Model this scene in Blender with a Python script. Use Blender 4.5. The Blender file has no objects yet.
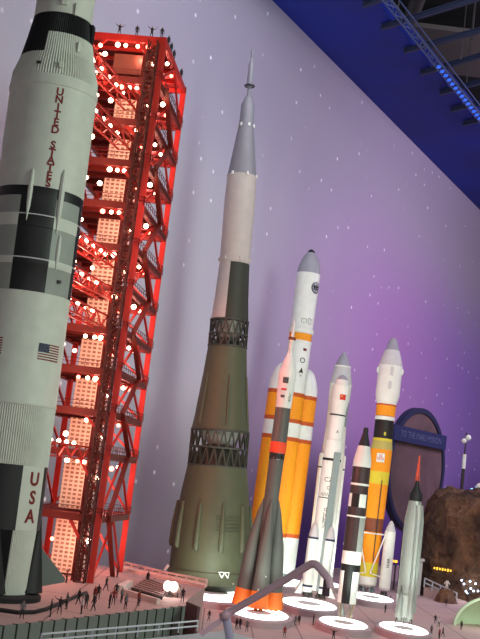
import bpy, math, random
from mathutils import Vector, Matrix
random.seed(7)
S = bpy.context.scene
COL = S.collection
PI = math.pi
# ---------------------------------------------------------------- camera
F = 1150.0
PITCH = math.radians(7.7); ROLL = math.radians(7.0)
CAM = Vector((0, 0, 2.42))
fw = Vector((0, math.cos(PITCH), math.sin(PITCH)))
R0 = Vector((1, 0, 0)); U0 = Vector((0, -math.sin(PITCH), math.cos(PITCH)))
cr = R0*math.cos(ROLL) + U0*math.sin(ROLL)
cu = -R0*math.sin(ROLL) + U0*math.cos(ROLL)
cd = bpy.data.cameras.new('camera'); cam = bpy.data.objects.new('camera', cd); COL.objects.link(cam)
m3 = Matrix((cr, cu, -fw)).transposed()
cam.matrix_world = Matrix.Translation(CAM) @ m3.to_4x4()
cd.sensor_fit = 'HORIZONTAL'; cd.sensor_width = 36; cd.lens = F/480*36; cd.clip_end = 300
S.camera = cam
# ---------------------------------------------------------------- view + world + hall lights; area lights are unseen, added as fill
S.view_settings.view_transform = 'Standard'; S.view_settings.look = 'None'
S.view_settings.exposure = 0.0; S.view_settings.gamma = 1; S.view_settings.use_curve_mapping = False
W = bpy.data.worlds.new('hall_world'); S.world = W; W.use_nodes = True
W.node_tree.nodes['Background'].inputs[0].default_value = (0.66, 0.64, 0.72, 1)
W.node_tree.nodes['Background'].inputs[1].default_value = 0.23

def area(name, loc, target, sx, sy, power, color):
    l = bpy.data.lights.new(name, 'AREA'); l.shape = 'RECTANGLE'; l.size = sx; l.size_y = sy
    l.energy = power; l.color = color
    o = bpy.data.objects.new(name, l); COL.objects.link(o); o.location = loc
    o.rotation_euler = (Vector(target)-Vector(loc)).to_track_quat('-Z', 'Y').to_euler()
    return o
def point(name, loc, power, color, r=.08):
    l = bpy.data.lights.new(name, 'POINT'); l.energy = power; l.color = color; l.shadow_soft_size = r
    o = bpy.data.objects.new(name, l); COL.objects.link(o); o.location = loc; return o
def spot(name, loc, target, power, color, size, blend=.6, r=.15):
    l = bpy.data.lights.new(name, 'SPOT'); l.energy = power; l.color = color; l.spot_size = math.radians(size); l.spot_blend = blend
    l.shadow_soft_size = r
    o = bpy.data.objects.new(name, l); COL.objects.link(o); o.location = loc
    o.rotation_euler = (Vector(target)-Vector(loc)).to_track_quat('-Z', 'Y').to_euler()
    return o
area('wall_wash_low', (3, 19, 15.5), (1, 30, 5), 14, 2, 1080, (.88, .86, .95))
area('wall_wash_right', (16, 30, 12), (12, 42, 4), 10, 4, 1900, (.88, .70, 1.0))
area('hall_right_fill', (10, 8, 9), (2.5, 23, 3), 5, 5, 1150, (.83, 1.0, .86))
area('handrail_fill', (2.5, -3, 5.5), (0, 6, 1.5), 2, 2, 190, (1, .93, .98))  # unseen fill added behind the camera to lighten the handrail
area('hall_left_fill', (2.2, 7.5, 1.9), (-2.4, 13.3, 3.2), 1.5, 1.5, 26, (.95, 1.0, .92))
area('hall_left_top', (-1, 0, 9), (-2.6, 13.3, 6), 3, 3, 24, (1.0, .96, .86))
spot('tower_red_cast', (-3.6, 18.0, 5.0), (1.5, 22.5, 2.5), 900, (1, .25, .2), 75)
spot('terrace_red_cast', (-0.6, 15.0, 7.5), (-0.6, 16.5, 0), 330, (1, .40, .36), 95)
spot('blue_soffit_light', (6, 20, 9.0), (4, 24, 15), 420, (.15, .3, 1), 120)

# ---------------------------------------------------------------- pixel helpers
def ray(px, py):
    return fw + cr*((px-240)/F) + cu*((319.5-py)/F)
def at(px, py, D):
    d = ray(px, py); return CAM + d*(D/d.y)
def ground(px, py, z=0.0):
    d = ray(px, py); return CAM + d*((z-CAM.z)/d.z)
def depth(P):
    return (P-CAM).dot(fw)

# ---------------------------------------------------------------- materials
def lin(c):
    r = []
    for v in c:
        v = v/255.0
        r.append(v/12.92 if v <= .04045 else ((v+.055)/1.055)**2.4)
    return (r[0], r[1], r[2], 1)
MATS = {}
def mat(name, rgb, rough=.5, metal=0.0, noise=.08, scale=6, bump=0.0, emis=0.0, ecol=None):
    if name in MATS: return MATS[name]
    m = bpy.data.materials.new(name); m.use_nodes = True; nt = m.node_tree; N = nt.nodes; L = nt.links
    b = N['Principled BSDF']; c = lin(rgb)
    b.inputs['Roughness'].default_value = rough; b.inputs['Metallic'].default_value = metal
    tc = N.new('ShaderNodeTexCoord'); nz = N.new('ShaderNodeTexNoise'); nz.inputs['Scale'].default_value = scale; nz.inputs['Detail'].default_value = 5
    L.new(tc.outputs['Object'], nz.inputs['Vector'])
    mx = N.new('ShaderNodeMix'); mx.data_type = 'RGBA'
    mx.inputs['A'].default_value = tuple(max(0, v*(1-noise*1.6)) for v in c[:3])+(1,)
    mx.inputs['B'].default_value = tuple(min(1, v*(1+noise*1.6)) for v in c[:3])+(1,)
    L.new(nz.outputs['Fac'], mx.inputs['Factor']); L.new(mx.outputs['Result'], b.inputs['Base Color'])
    if bump:
        bp = N.new('ShaderNodeBump'); bp.inputs['Strength'].default_value = bump; L.new(nz.outputs['Fac'], bp.inputs['Height']); L.new(bp.outputs['Normal'], b.inputs['Normal'])
    if emis:
        b.inputs['Emission Color'].default_value = lin(ecol or rgb); b.inputs['Emission Strength'].default_value = emis
    MATS[name] = m; return m
satwhite = mat('sat_white', (205, 208, 196), .55)
satgrey = mat('sat_grey', (150, 156, 148), .55)
black = mat('black_paint', (14, 13, 15), .5)
cone_black = mat('cone_black', (26, 25, 28), .6)
redtext = mat('red_lettering', (120, 22, 20), .6)
navyblue = mat('navy_blue', (22, 28, 66), .6)
white = mat('white_paint', (225, 226, 220), .45)
offwhite = mat('off_white', (196, 194, 196), .5)
greytip = mat('grey_fairing', (150, 148, 160), .5)
silver = mat('silver', (178, 182, 176), .35, .45)
darksteel = mat('dark_steel', (70, 66, 66), .4, .5)
green = mat('olive_green', (70, 74, 52), .6, noise=.12)
darkgreen = mat('dark_olive', (46, 48, 36), .6)
n1pale = mat('pale_ivory', (188, 176, 170), .55)
n1grey = mat('grey_cone', (132, 130, 138), .5)
orange = mat('tank_orange', (244, 150, 8), .65, noise=.1, scale=14)
rimorange = mat('rim_orange', (190, 80, 20), .6)
yellow = mat('sooty_yellow', (214, 196, 50), .6)
tan = mat('tan_ring', (180, 168, 90), .6)
rust = mat('rust_brown', (122, 62, 36), .6)
soygrey = mat('soyuz_grey', (84, 84, 80), .5)
soyorange = mat('skirt_orange', (226, 112, 36), .6)
soyred = mat('band_red', (226, 70, 34), .6)
enggrey = mat('engine_grey', (120, 128, 132), .4, .5)
cngrey = mat('grey_conduit', (140, 152, 152), .5)
flagred = mat('flag_red', (196, 40, 34), .6)
inkgrey = mat('ink_grey', (70, 74, 76), .6)
tred = mat('tower_red', (184, 40, 30), .5, noise=.12)
tredd = mat('tower_dark_red', (110, 30, 20), .55, noise=.15)
mastc = mat('mast_brown', (78, 30, 24), .55)
floorm = mat('grating', (120, 34, 28), .7)
bulb = mat('bulb_glow', (255, 220, 190), .5, emis=16, ecol=(255, 196, 160))
redbulb = mat('red_glow_bulb', (255, 120, 100), .5, emis=10, ecol=(255, 110, 90))
glow = mat('light_disc', (255, 255, 250), .5, noise=0, emis=3.2, ecol=(240, 255, 246))
pinkgrey = mat('pedestal_rim', (176, 158, 164), .7)
figdark = mat('figure_dark', (34, 30, 34), .8)
figskin = mat('figure_skin', (150, 105, 84), .7)
figshirts = [mat('shirt_dark', (44, 36, 40), .8), mat('shirt_grey', (100, 92, 96), .8), mat('shirt_white', (190, 180, 180), .8), mat('shirt_red', (130, 40, 40), .8)]
railgrey = mat('rail_grey', (190, 192, 200), .5)
handm = mat('handrail_paint', (226, 198, 206), .45, .1)
handp = mat('handrail_post', (190, 192, 214), .45, .1)
wallgreen = mat('terrace_panel', (104, 112, 106), .6)
seamdark = mat('dark_seam', (22, 22, 26), .7)
pinkconc = mat('pink_concrete', (196, 164, 160), .8, noise=.1)

# ---------------------------------------------------------------- mesh builder
class MB:
    def __init__(s): s.v = []; s.f = []; s.m = []
    def quad(s, pts, mi=0):
        b = len(s.v); s.v += [Vector(p) for p in pts]; s.f.append(tuple(range(b, b+len(pts)))); s.m.append(mi)
    def box(s, c, size, mi=0, rot=None):
        b = len(s.v); hx, hy, hz = size[0]/2, size[1]/2, size[2]/2; c = Vector(c)
        for x, y, z in ((-hx,-hy,-hz),(hx,-hy,-hz),(hx,hy,-hz),(-hx,hy,-hz),(-hx,-hy,hz),(hx,-hy,hz),(hx,hy,hz),(-hx,hy,hz)):
            p = Vector((x, y, z)); p = rot @ p if rot else p; s.v.append(c+p)
        for q in ((0,3,2,1),(4,5,6,7),(0,1,5,4),(1,2,6,5),(2,3,7,6),(3,0,4,7)): s.f.append(tuple(b+i for i in q)); s.m.append(mi)
        return s
    def bar(s, p0, p1, w, h=None, mi=0):
        p0 = Vector(p0); p1 = Vector(p1); d = p1-p0; L = d.length
        if L < 1e-6: return s
        return s.box((p0+p1)/2, (w, h or w, L), mi, d.to_track_quat('Z', 'Y').to_matrix())
    def tube(s, pts, r, n=10, mi=0, cap=True):
        pts = [Vector(p) for p in pts]; rs = r if isinstance(r, (list, tuple)) else [r]*len(pts); b = len(s.v)
        for i, p in enumerate(pts):
            d = (pts[min(i+1, len(pts)-1)]-pts[max(i-1, 0)]).normalized(); q = d.to_track_quat('Z', 'Y').to_matrix()
            for k in range(n):
                a = 2*PI*k/n; s.v.append(p+q @ Vector((rs[i]*math.cos(a), rs[i]*math.sin(a), 0)))
        for i in range(len(pts)-1):
            for k in range(n):
                k2 = (k+1) % n; s.f.append((b+i*n+k, b+i*n+k2, b+(i+1)*n+k2, b+(i+1)*n+k)); s.m.append(mi)
        if cap:
            s.f.append(tuple(b+k for k in reversed(range(n)))); s.m.append(mi)
            s.f.append(tuple(b+(len(pts)-1)*n+k for k in range(n))); s.m.append(mi)
        return s
    def lathe(s, prof, n=48, mi=None, c=(0, 0, 0), rib=0.0, sx=1, sy=1, cap=True):
        """prof [(z, r)] from the bottom up; mi(seg, angle in degrees) or list per segment; angle 0 faces -Y, positive to +X"""
        b = len(s.v); c = Vector(c)
        for z, r in prof:
            for k in range(n):
                a = 2*PI*k/n; rr = r*(1-(rib if k % 2 else 0)); s.v.append(c+Vector((rr*math.sin(a)*sx, -rr*math.cos(a)*sy, z)))
        for i in range(len(prof)-1):
            for k in range(n):
                k2 = (k+1) % n; an = ((k+.5)*360/n+180) % 360-180
                s.f.append((b+i*n+k, b+i*n+k2, b+(i+1)*n+k2, b+(i+1)*n+k))
                s.m.append(0 if mi is None else (mi(i, an) if callable(mi) else mi[i]))
        if cap:
            s.f.append(tuple(b+k for k in reversed(range(n)))); s.m.append(s.m[-n*(len(prof)-1)] if n*(len(prof)-1) <= len(s.m) else 0)
            t = b+(len(prof)-1)*n; s.f.append(tuple(t+k for k in range(n))); s.m.append(s.m[-2])
        return s
    def sphere(s, c, r, n=12, mi=0, sz=1.0):
        return s.lathe([(r*sz*math.sin(t*PI/10-PI/2), max(.0005, r*math.cos(t*PI/10-PI/2))) for t in range(11)], n, lambda a, b: mi, c)
    def build(s, name, mats, parent=None, smooth=True, loc=None):
        me = bpy.data.meshes.new(name); me.from_pydata([tuple(v) for v in s.v], [], s.f)
        if not isinstance(mats, (list, tuple)): mats = [mats]
        for m in mats: me.materials.append(m)
        for p, i in zip(me.polygons, s.m): p.material_index = min(i, len(mats)-1)
        if smooth:
            me.polygons.foreach_set('use_smooth', [True]*len(me.polygons)); me.set_sharp_from_angle(angle=math.radians(35))
        me.update()
        o = bpy.data.objects.new(name, me); COL.objects.link(o)
        if parent: o.parent = parent
        if loc: o.location = loc
        return o
def tag(o, label=None, cat=None, group=None, kind=None):
    if label: o['label'] = label
    if cat: o['category'] = cat
    if group: o['group'] = group
    if kind: o['kind'] = kind
    return o
def empty(name, loc, label, cat, group=None, rz=0):
    o = bpy.data.objects.new(name, None); o.empty_display_size = .2; COL.objects.link(o); o.location = loc; o.rotation_euler = (0, 0, rz)
    return tag(o, label, cat, group)
def text(body, size, m, parent, name, loc, rot, ext=.002, wrap=None, vertical=False, pitch=1.0, bold=0):
    """lettering as a mesh; wrap=(r, theta0, z0): laid round a cylinder"""
    cu_ = bpy.data.curves.new('t', 'FONT'); cu_.body = '\n'.join(body) if vertical else body
    cu_.size = size; cu_.align_x = 'CENTER'; cu_.align_y = 'CENTER'; cu_.extrude = ext; cu_.resolution_u = 3; cu_.offset = bold
    if vertical: cu_.space_line = pitch
    to = bpy.data.objects.new('t', cu_); COL.objects.link(to); dg = bpy.context.evaluated_depsgraph_get(); dg.update()
    me = bpy.data.meshes.new_from_object(to.evaluated_get(dg)); bpy.data.objects.remove(to)
    me.materials.clear(); me.materials.append(m)
    if wrap:
        r, th, z0 = wrap
        for v in me.vertices:
            a = th+v.co.x/r; rr = r+v.co.z+.001; v.co = Vector((rr*math.sin(a), -rr*math.cos(a), z0+v.co.y))
    o = bpy.data.objects.new(name, me); COL.objects.link(o)
    if parent: o.parent = parent
    if not wrap: o.location = loc; o.rotation_euler = rot
    return o

# ---------------------------------------------------------------- rocket frame
class Rocket:
    def __init__(s, name, base, top, label, zg=.1, D=None):
        """base, top: axis pixels; the rocket stands at height zg"""
        s.bx, s.by = base; s.tx, s.ty = top
        s.D = D if D else ground(base[0], base[1], zg).y
        s.P0 = at(base[0], base[1], s.D); P1 = at(top[0], top[1], s.D)
        s.k = (P1-s.P0).normalized()
        s.o = bpy.data.objects.new(name, None); COL.objects.link(s.o); s.o.empty_display_size = .3
        rz = -math.atan2(s.P0.x, s.P0.y)
        q = Vector((0, 0, 1)).rotation_difference(s.k)
        s.o.rotation_mode = 'QUATERNION'
        s.o.rotation_quaternion = q @ Matrix.Rotation(rz, 3, 'Z').to_quaternion(); s.o.location = s.P0
        tag(s.o, label, 'rocket')
    def zr(s, y, h=0):
        x = s.bx+(y-s.by)*(s.tx-s.bx)/(s.ty-s.by); P = at(x, y, s.D)
        return (P-s.P0).dot(s.k), h/F*depth(P)
    def prof(s, lst):
        return [s.zr(y, h) for y, h in lst]
    def r(s, px, y): return s.zr(y, px)[1]
    def part(s, name, lst, mats, mi=None, n=48, rib=0.0, parent=None, c=(0, 0, 0)):
        """lst from the bottom up in pixels"""
        return MB().lathe(s.prof(lst), n, mi, rib=rib, c=c).build(name, mats, parent or s.o)
def cyl(th, r, z): return Vector((r*math.sin(th), -r*math.cos(th), z))
def bells(rk, pts, r, h, z, m=None, name='engine_bell'):
    for x, y in pts:
        MB().lathe([(0, r), (h*.5, r*.72), (h*.85, r*.35), (h, r*.35)], 16, c=(x, y, z)).build(name, m or enggrey, rk.o)

# ================================================================ SETTING
def struct(name, mb, m, smooth=False, parent=None):
    o = mb.build(name, m, parent, smooth); 
    if not parent: o['kind'] = 'structure'
    return o
# floor
fm = bpy.data.materials.new('stage_floor'); fm.use_nodes = True
def floor_nodes(m, c1, c2):
    nt = m.node_tree; N = nt.nodes; L = nt.links; b = N['Principled BSDF']; b.inputs['Roughness'].default_value = .75
    tc = N.new('ShaderNodeTexCoord'); nz = N.new('ShaderNodeTexNoise'); nz.inputs['Scale'].default_value = .8; nz.inputs['Detail'].default_value = 6
    L.new(tc.outputs['Object'], nz.inputs['Vector'])
    mx = N.new('ShaderNodeMix'); mx.data_type = 'RGBA'; mx.inputs['A'].default_value = lin(c1); mx.inputs['B'].default_value = lin(c2)
    L.new(nz.outputs['Fac'], mx.inputs['Factor'])
    br = N.new('ShaderNodeTexBrick'); br.offset = 0; br.inputs['Scale'].default_value = 1; br.inputs['Brick Width'].default_value = .8; br.inputs['Row Height'].default_value = 1.6
    br.inputs['Mortar Size'].default_value = .012; br.inputs['Mortar'].default_value = (.45, .42, .42, 1); br.inputs['Color1'].default_value = (1, 1, 1, 1); br.inputs['Color2'].default_value = (.97, .97, .97, 1)
    L.new(tc.outputs['Object'], br.inputs['Vector'])
    mu = N.new('ShaderNodeMix'); mu.data_type = 'RGBA'; mu.blend_type = 'MULTIPLY'; mu.inputs['Factor'].default_value = 1
    L.new(mx.outputs['Result'], mu.inputs['A']); L.new(br.outputs['Color'], mu.inputs['B']); L.new(mu.outputs['Result'], b.inputs['Base Color'])
floor_nodes(fm, (178, 152, 150), (202, 176, 172))
struct('floor', MB().box((10, 28, -.05), (60, 60, .1)), fm)

# mural wall; part of its lighting gradient is put into the colours
A0 = at(270, -2, 28.0); ZT = A0.z
d = ray(480, 210); A1 = CAM+d*((ZT-CAM.z)/d.z)
wd = Vector((A1.x-A0.x, A1.y-A0.y, 0)).normalized(); wn = Vector((wd.y, -wd.x, 0))     # towards the camera side
wm = bpy.data.materials.new('space_mural_falloff'); wm.use_nodes = True
def mural(m):  # base colour mixes mural tones with some of the wall's light falloff
    nt = m.node_tree; N = nt.nodes; L = nt.links; b = N['Principled BSDF']; b.inputs['Roughness'].default_value = .9
    tc = N.new('ShaderNodeTexCoord'); sp = N.new('ShaderNodeSeparateXYZ'); L.new(tc.outputs['Object'], sp.inputs[0])
    def mr(src, a, b_):
        n = N.new('ShaderNodeMapRange'); n.interpolation_type = 'SMOOTHSTEP'; n.inputs[1].default_value = a; n.inputs[2].default_value = b_; L.new(src, n.inputs[0]); return n.outputs[0]
    def mix(f, A, B, mode='MIX'):
        n = N.new('ShaderNodeMix'); n.data_type = 'RGBA'; n.blend_type = mode
        if isinstance(f, float): n.inputs['Factor'].default_value = f
        else: L.new(f, n.inputs['Factor'])
        for k, v in (('A', A), ('B', B)):
            if isinstance(v, tuple): n.inputs[k].default_value = v
            else: L.new(v, n.inputs[k])
        return n.outputs['Result']
    nz = N.new('ShaderNodeTexNoise'); nz.inputs['Scale'].default_value = .16; nz.inputs['Detail'].default_value = 5; L.new(tc.outputs['Object'], nz.inputs['Vector'])
    wob = N.new('ShaderNodeMath'); wob.operation = 'MULTIPLY_ADD'; wob.inputs[1].default_value = 6; L.new(nz.outputs['Fac'], wob.inputs[0]); L.new(sp.outputs['X'], wob.inputs[2])
    f1 = mr(wob.outputs[0], 0, 15); f2 = mr(wob.outputs[0], 14, 26)
    c = mix(f1, lin((186, 183, 197)), lin((162, 122, 178)))
    c = mix(f2, c, lin((142, 114, 190)))
    wz = N.new('ShaderNodeMath'); wz.operation = 'MULTIPLY_ADD'; wz.inputs[1].default_value = 3; L.new(nz.outputs['Fac'], wz.inputs[0]); L.new(sp.outputs['Z'], wz.inputs[2])
    lo = mr(wz.outputs[0], 6.2, 2.6)
    lowc = mix(mr(sp.outputs['X'], 0, 6), lin((134, 130, 144)), lin((84, 54, 132)))
    c = mix(lo, c, lowc)
    hi = mr(wz.outputs[0], 8.5, 14)
    c = mix(hi, c, lin((158, 150, 168)))
    # painted stars
    vo = N.new('ShaderNodeTexVoronoi'); vo.voronoi_dimensions = '2D'; vo.inputs['Scale'].default_value = 1.25; cx = N.new('ShaderNodeCombineXYZ'); L.new(sp.outputs['X'], cx.inputs[0]); L.new(sp.outputs['Z'], cx.inputs[1]); L.new(cx.outputs[0], vo.inputs['Vector'])
    s1 = mr(vo.outputs['Distance'], .085, .02)
    gt = N.new('ShaderNodeMath'); gt.operation = 'GREATER_THAN'; gt.inputs[1].default_value = .62; sc_ = N.new('ShaderNodeSeparateColor'); L.new(vo.outputs['Color'], sc_.inputs[0]); L.new(sc_.outputs[0], gt.inputs[0])
    mu = N.new('ShaderNodeMath'); mu.operation = 'MULTIPLY'; L.new(s1, mu.inputs[0]); L.new(gt.outputs[0], mu.inputs[1])
    mu2 = N.new('ShaderNodeMath'); mu2.operation = 'MULTIPLY'; L.new(mu.outputs[0], mu2.inputs[0]); L.new(sc_.outputs[1], mu2.inputs[1])
    c = mix(mu2.outputs[0], c, lin((250, 244, 255)))
    L.new(c, b.inputs['Base Color'])
mural(wm)
Wt = MB(); Wt.box((6, .1, ZT/2), (60, .2, ZT+.2))
wo = struct('wall_back', Wt, wm); wo.location = (A0.x, A0.y, 0)
wo.rotation_euler = (0, 0, math.atan2(wd.y, wd.x))
# blue soffit
def onz(px, py, z):
    d = ray(px, py); return CAM+d*((z-CAM.z)/d.z)
B0 = onz(375, 0, ZT); B1 = onz(480, 125, ZT)
sof = mat('soffit_blue', (1, 30, 128), .7, noise=.5, scale=.3)
t0, t1 = -22, 34
sb = MB(); a0 = A0+wd*t0; a1 = A0+wd*t1
bw = (B0-A0).dot(wn); bw1 = (B1-A0).dot(wn)
slope = (bw1-bw)/((B1-B0).dot(wd)); tb = (B0-A0).dot(wd)
def edge(t): return bw+slope*(t-tb)
pts = [a0-wn*.2, a1-wn*.2, a1+wn*edge(t1), a0+wn*edge(t0)]
lo = [Vector((p.x, p.y, ZT)) for p in pts]; hi = [Vector((p.x, p.y, ZT+.5)) for p in pts]
sb.quad(lo); sb.quad(hi[::-1])
for i in range(4): sb.quad([lo[i], lo[(i+1) % 4], hi[(i+1) % 4], hi[i]])
struct('trim_1', sb, sof)
# dark ceiling above
struct('ceiling', MB().box((12, 20, ZT+3.6), (70, 70, .2)), mat('ceiling_black', (20, 20, 24), .9))
# beams
beamm = mat('beam_blue_grey', (40, 48, 72), .6, .1)
ZB = ZT-.16
bpts = [((390, 27), (482, -1)), ((412, 51), (500, 27)), ((428, 73), (500, 52)), ((447, 93), (500, 78)), ((458, 110), (500, 100)), ((470, 124), (505, 116)), ((372, 4), (430, -14))]
for i, (p, q) in enumerate(bpts):
    a = onz(p[0], p[1], ZB); b = onz(q[0], q[1], ZB); dd = (b-a).normalized()
    mb = MB(); a = a-dd*.3; b = a+dd*7
    for z in (0, .12): mb.bar(a+Vector((0, 0, z)), b+Vector((0, 0, z)), .10, .025)
    mb.bar(a+Vector((0, 0, .06)), b+Vector((0, 0, .06)), .02, .12)
    tag(struct('beam', mb, beamm), kind='structure')
# ducts & grey panels over the beams
tag(struct('ceiling_panel', MB().box(onz(455, 52, ZT+2.2), (4.5, 3.6, .15)), mat('panel_grey', (92, 88, 84), .8)), kind='structure')
tag(struct('ceiling_duct', MB().tube([onz(410, 20, ZT+2.0), onz(425, -20, ZT+2.0)], .22, 16), mat('duct_grey', (96, 92, 90), .5, .3), True), kind='structure')
for px, py in ((398, 10), (472, 40), (461, 60), (466, 88)):
    tag(struct('hanger_rod', MB().tube([onz(px, py, ZB), onz(px, py, ZB)+Vector((0, 0, 3.0))], .015, 6), darksteel), kind='structure')
# lighting truss along the soffit edge
T0 = onz(376, -8, ZB-.26); T1 = onz(486, 130, ZB-.26); td = (T1-T0).normalized()
tr = empty('lighting_truss', T0, 'blue-lit metal lattice truss along the edge of the navy ceiling band', 'truss')
mb = MB(); n = 34; LL = (T1-T0).length+1; sd = Vector((td.y, -td.x, 0))
ch = [Vector((0, 0, 0)), sd*.22, Vector((0, 0, .22)), sd*.22+Vector((0, 0, .22))]
for c in ch: mb.tube([c-td*.4, c+td*LL], .02, 8)
mb.build('chord', mat('truss_metal', (84, 98, 140), .4, .3), tr)
mb = MB()
for i in range(n):
    a = td*(LL*i/n); b = td*(LL*(i+1)/n)
    mb.bar(a+ch[i % 2], b+ch[(i+1) % 2], .02); mb.bar(a+ch[(i % 2)*2], b+ch[((i+1) % 2)*2], .02)
mb.build('lacing', mat('truss_metal', (150, 170, 230)), tr)
mb = MB()
for i in range(14, n): mb.box(td*(LL*(i+.5)/n)+Vector((0, 0, -.02))+sd*.1, (.10, .16, .03))
mb.build('light_strip', mat('blue_strip', (60, 120, 255), .5, emis=.55, ecol=(50, 110, 255)), tr)

# terrace (raised floor under the large rocket)
ZR = .75
tf = bpy.data.materials.new('terrace_floor'); tf.use_nodes = True; floor_nodes(tf, (166, 134, 132), (186, 154, 150))
g = lambda x, y, z=ZR: ground(x, y, z)
poly = [g(-60, 634), g(186, 607), g(187, 600), g(205, 587), g(124, 568.5)]
poly.append(Vector((poly[-1].x-9, poly[-1].y+1, ZR)))
poly.append(Vector((-9, poly[0].y+.5, ZR)))
def slab(poly, z0, z1, mb=None):
    mb = mb or MB(); up = [Vector((p.x, p.y, z1)) for p in poly]; dn = [Vector((p.x, p.y, z0)) for p in poly]
    mb.quad(up); mb.quad(dn[::-1]); n = len(poly)
    for i in range(n): mb.quad([dn[i], dn[(i+1) % n], up[(i+1) % n], up[i]])
    return mb
ter = struct('floor_terrace', slab(poly, 0, ZR), tf)
# facing panels of the terrace front
fa, fb = g(-60, 634), g(186, 607); fa = Vector((fa.x, fa.y, 0)); fb = Vector((fb.x, fb.y, 0)); fd = (fb-fa).normalized(); fn = Vector((fd.y, -fd.x, 0))
pn = empty('terrace_parapet', fa+fn*.03, 'grey-green panelled front wall with dark uprights below the raised pink terrace', 'wall')
npn = 22; FL = (fb-fa).length
for i in range(npn):
    a = fd*(FL*i/npn); b = fd*(FL*(i+1)/npn); rz = Matrix.Rotation(math.atan2(fd.y, fd.x), 3, 'Z')
    MB().box((a+b)/2+Vector((0, 0, ZR/2+.02)), (FL/npn-.006, .04, ZR), 0, rz).build('panel', wallgreen, pn, False)
    MB().box(b+Vector((0, 0, ZR/2+.025)), (.018, .055, ZR), 0, rz).build('upright', seamdark, pn, False)
# end wall of the terrace
e0 = at(186.6, 599.4, 14.3); e1 = at(197.8, 607, 13.9)
ew = slab([Vector((e0.x, e0.y, 0)), Vector((e1.x, e1.y, 0)), Vector((e1.x+.03, e1.y+.02, 0)), Vector((e0.x+.03, e0.y+.02, 0))], 0, min(e0.z, e1.z))
tag(ew.build('end_wall', mat('end_wall_brown', (88, 60, 64), .8), None, False), 'short dark brown end wall at the right corner of the terrace', 'wall')

# ================================================================ BIG STRIPED ROCKET (left)
SV = Rocket('rocket', (-12, 590), (53.5, 95), 'tall white rocket with black panels and red lettering UNITED STATES, cut by left edge', zg=.8, D=13.35)
def svcol(segs):
    def f(i, a):
        k = segs[i]
        if k == 'W': return 0
        if k == 'K': return 1
        chk = ((a+23) % 90) < 46
        if k == 'B': return 1 if chk else 2        # black panel on grey
        if k == 'C': return 1 if chk else 0        # black panel on white
        if k == 'L': return 3 if chk else 0        # bright line across panels
        return 0
    return f
M4 = [satwhite, black, satgrey, offwhite]
SV.part('first_stage', [(526, 43.2), (463, 43)], M4, svcol('C'), 72)
SV.part('ribbed_tail', [(590, 40), (526, 43.1)], M4, svcol('C'), 240, .02)
SV.part('ribbed_tank_section', [(463, 43.2), (403, 43.2)], M4, svcol('W'), 240, .022)
SV.part('thrust_ring', [(405, 43.4), (404, 43.7), (402.5, 43.7), (401.5, 43.3), (296.2, 43.2)], M4, svcol('WWWW'), 96)
def fr(y): return y+.0375*(455-y)
SV.part('second_stage_skirt', [(fr(y), h) for y, h in [(290, 43.6), (264, 43.6), (263.5, 43.9), (258.3, 43.9), (258, 43.9), (256.8, 43.7), (226, 43.5), (225.5, 43.9), (214.6, 43.9), (213.4, 43.6), (196, 43.5), (187, 43.6), (186, 43.2)]], M4,
        svcol(['B', 'C', 'C', 'C', 'L', 'B', 'C', 'C', 'L', 'B', 'K', 'K']), 180)
SV.part('second_stage', [(fr(186), 43.2), (97, 43)], M4, svcol('W'), 96)
SV.part('seam_ring', [(98, 43.0), (97, 43.9), (94, 43.9), (87, 42.6)], M4, svcol('WWW'), 96)
SV.part('ribbed_interstage', [(87, 42.8), (80, 42.4), (64, 36.9)], M4, svcol('WW'), 200, .03)
def blk(i, a): return 1 if (i == 1 or a < -24 or a > 150) else 0
SV.part('black_interstage', [(64, 37.0), (43.5, 32.6), (23, 28.9)], M4, blk, 200, .02)
SV.part('third_stage', [(23, 29.1), (12, 28.6), (-90, 28.2)], M4, svcol('WW'), 120, .012)
SV.part('instrument_ring', [(-90, 28.4), (-98, 28.4)], M4, svcol('K'), 72)
SV.part('adapter_cone', [(-98, 28.2), (-140, 17.5)], M4, svcol('W'), 72)
SV.part('command_module', [(-140, 17.5), (-170, 17.5), (-186, 3)], satgrey, None, 48)
SV.part('escape_tower', [(-186, 2), (-215, 2), (-216, 3.5), (-250, 3), (-258, .5)], satwhite, None, 20)
z, r = SV.zr(148, 43.2)
SVtxt = text('UNITED STATES', SV.r(10.4, 137), redtext, SV.o, 'lettering', None, None, wrap=(r, math.radians(8), z), vertical=True, pitch=.73, bold=.004)
z, r = SV.zr(494, 43.3)
text('USA', SV.r(18.0, 494), redtext, SV.o, 'lettering', None, None, wrap=(r, math.radians(45.5), z), vertical=True, pitch=1.0, bold=.006)
def flag(th, yc):
    z, r = SV.zr(yc, 43.4); fwid = SV.r(27, yc); fh = SV.r(16, yc)
    root = None
    mb = MB()
    def patch(a0, a1, z0, z1, mi, rr):
        n = 6
        for k in range(n):
            q0 = th+a0+(a1-a0)*k/n; q1 = th+a0+(a1-a0)*(k+1)/n
            mb.quad([cyl(q0, rr, z0), cyl(q1, rr, z0), cyl(q1, rr, z1), cyl(q0, rr, z1)], mi)
    ha = fwid/2/r
    for k in range(13): patch(-ha, ha, z-fh/2+fh*k/13, z-fh/2+fh*(k+1)/13, 0 if k % 2 == 0 else 1, r+.003)
    patch(-ha, -ha*.12, z-fh/2+fh*6/13, z+fh/2, 2, r+.005)
    for i in range(5):
        for j in range(6):
            a = -ha*.92+ha*.72*(j+.5)/6; zz = z-fh/2+fh*6/13+fh*7/13*(i+.5)/5
            patch(a-.003, a+.003, zz-.0015, zz+.0015, 1, r+.0065)
    mb.build('flag', [redtext, satwhite, navyblue], SV.o)
flag(math.radians(42), 352); flag(math.radians(-41), 351)
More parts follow.
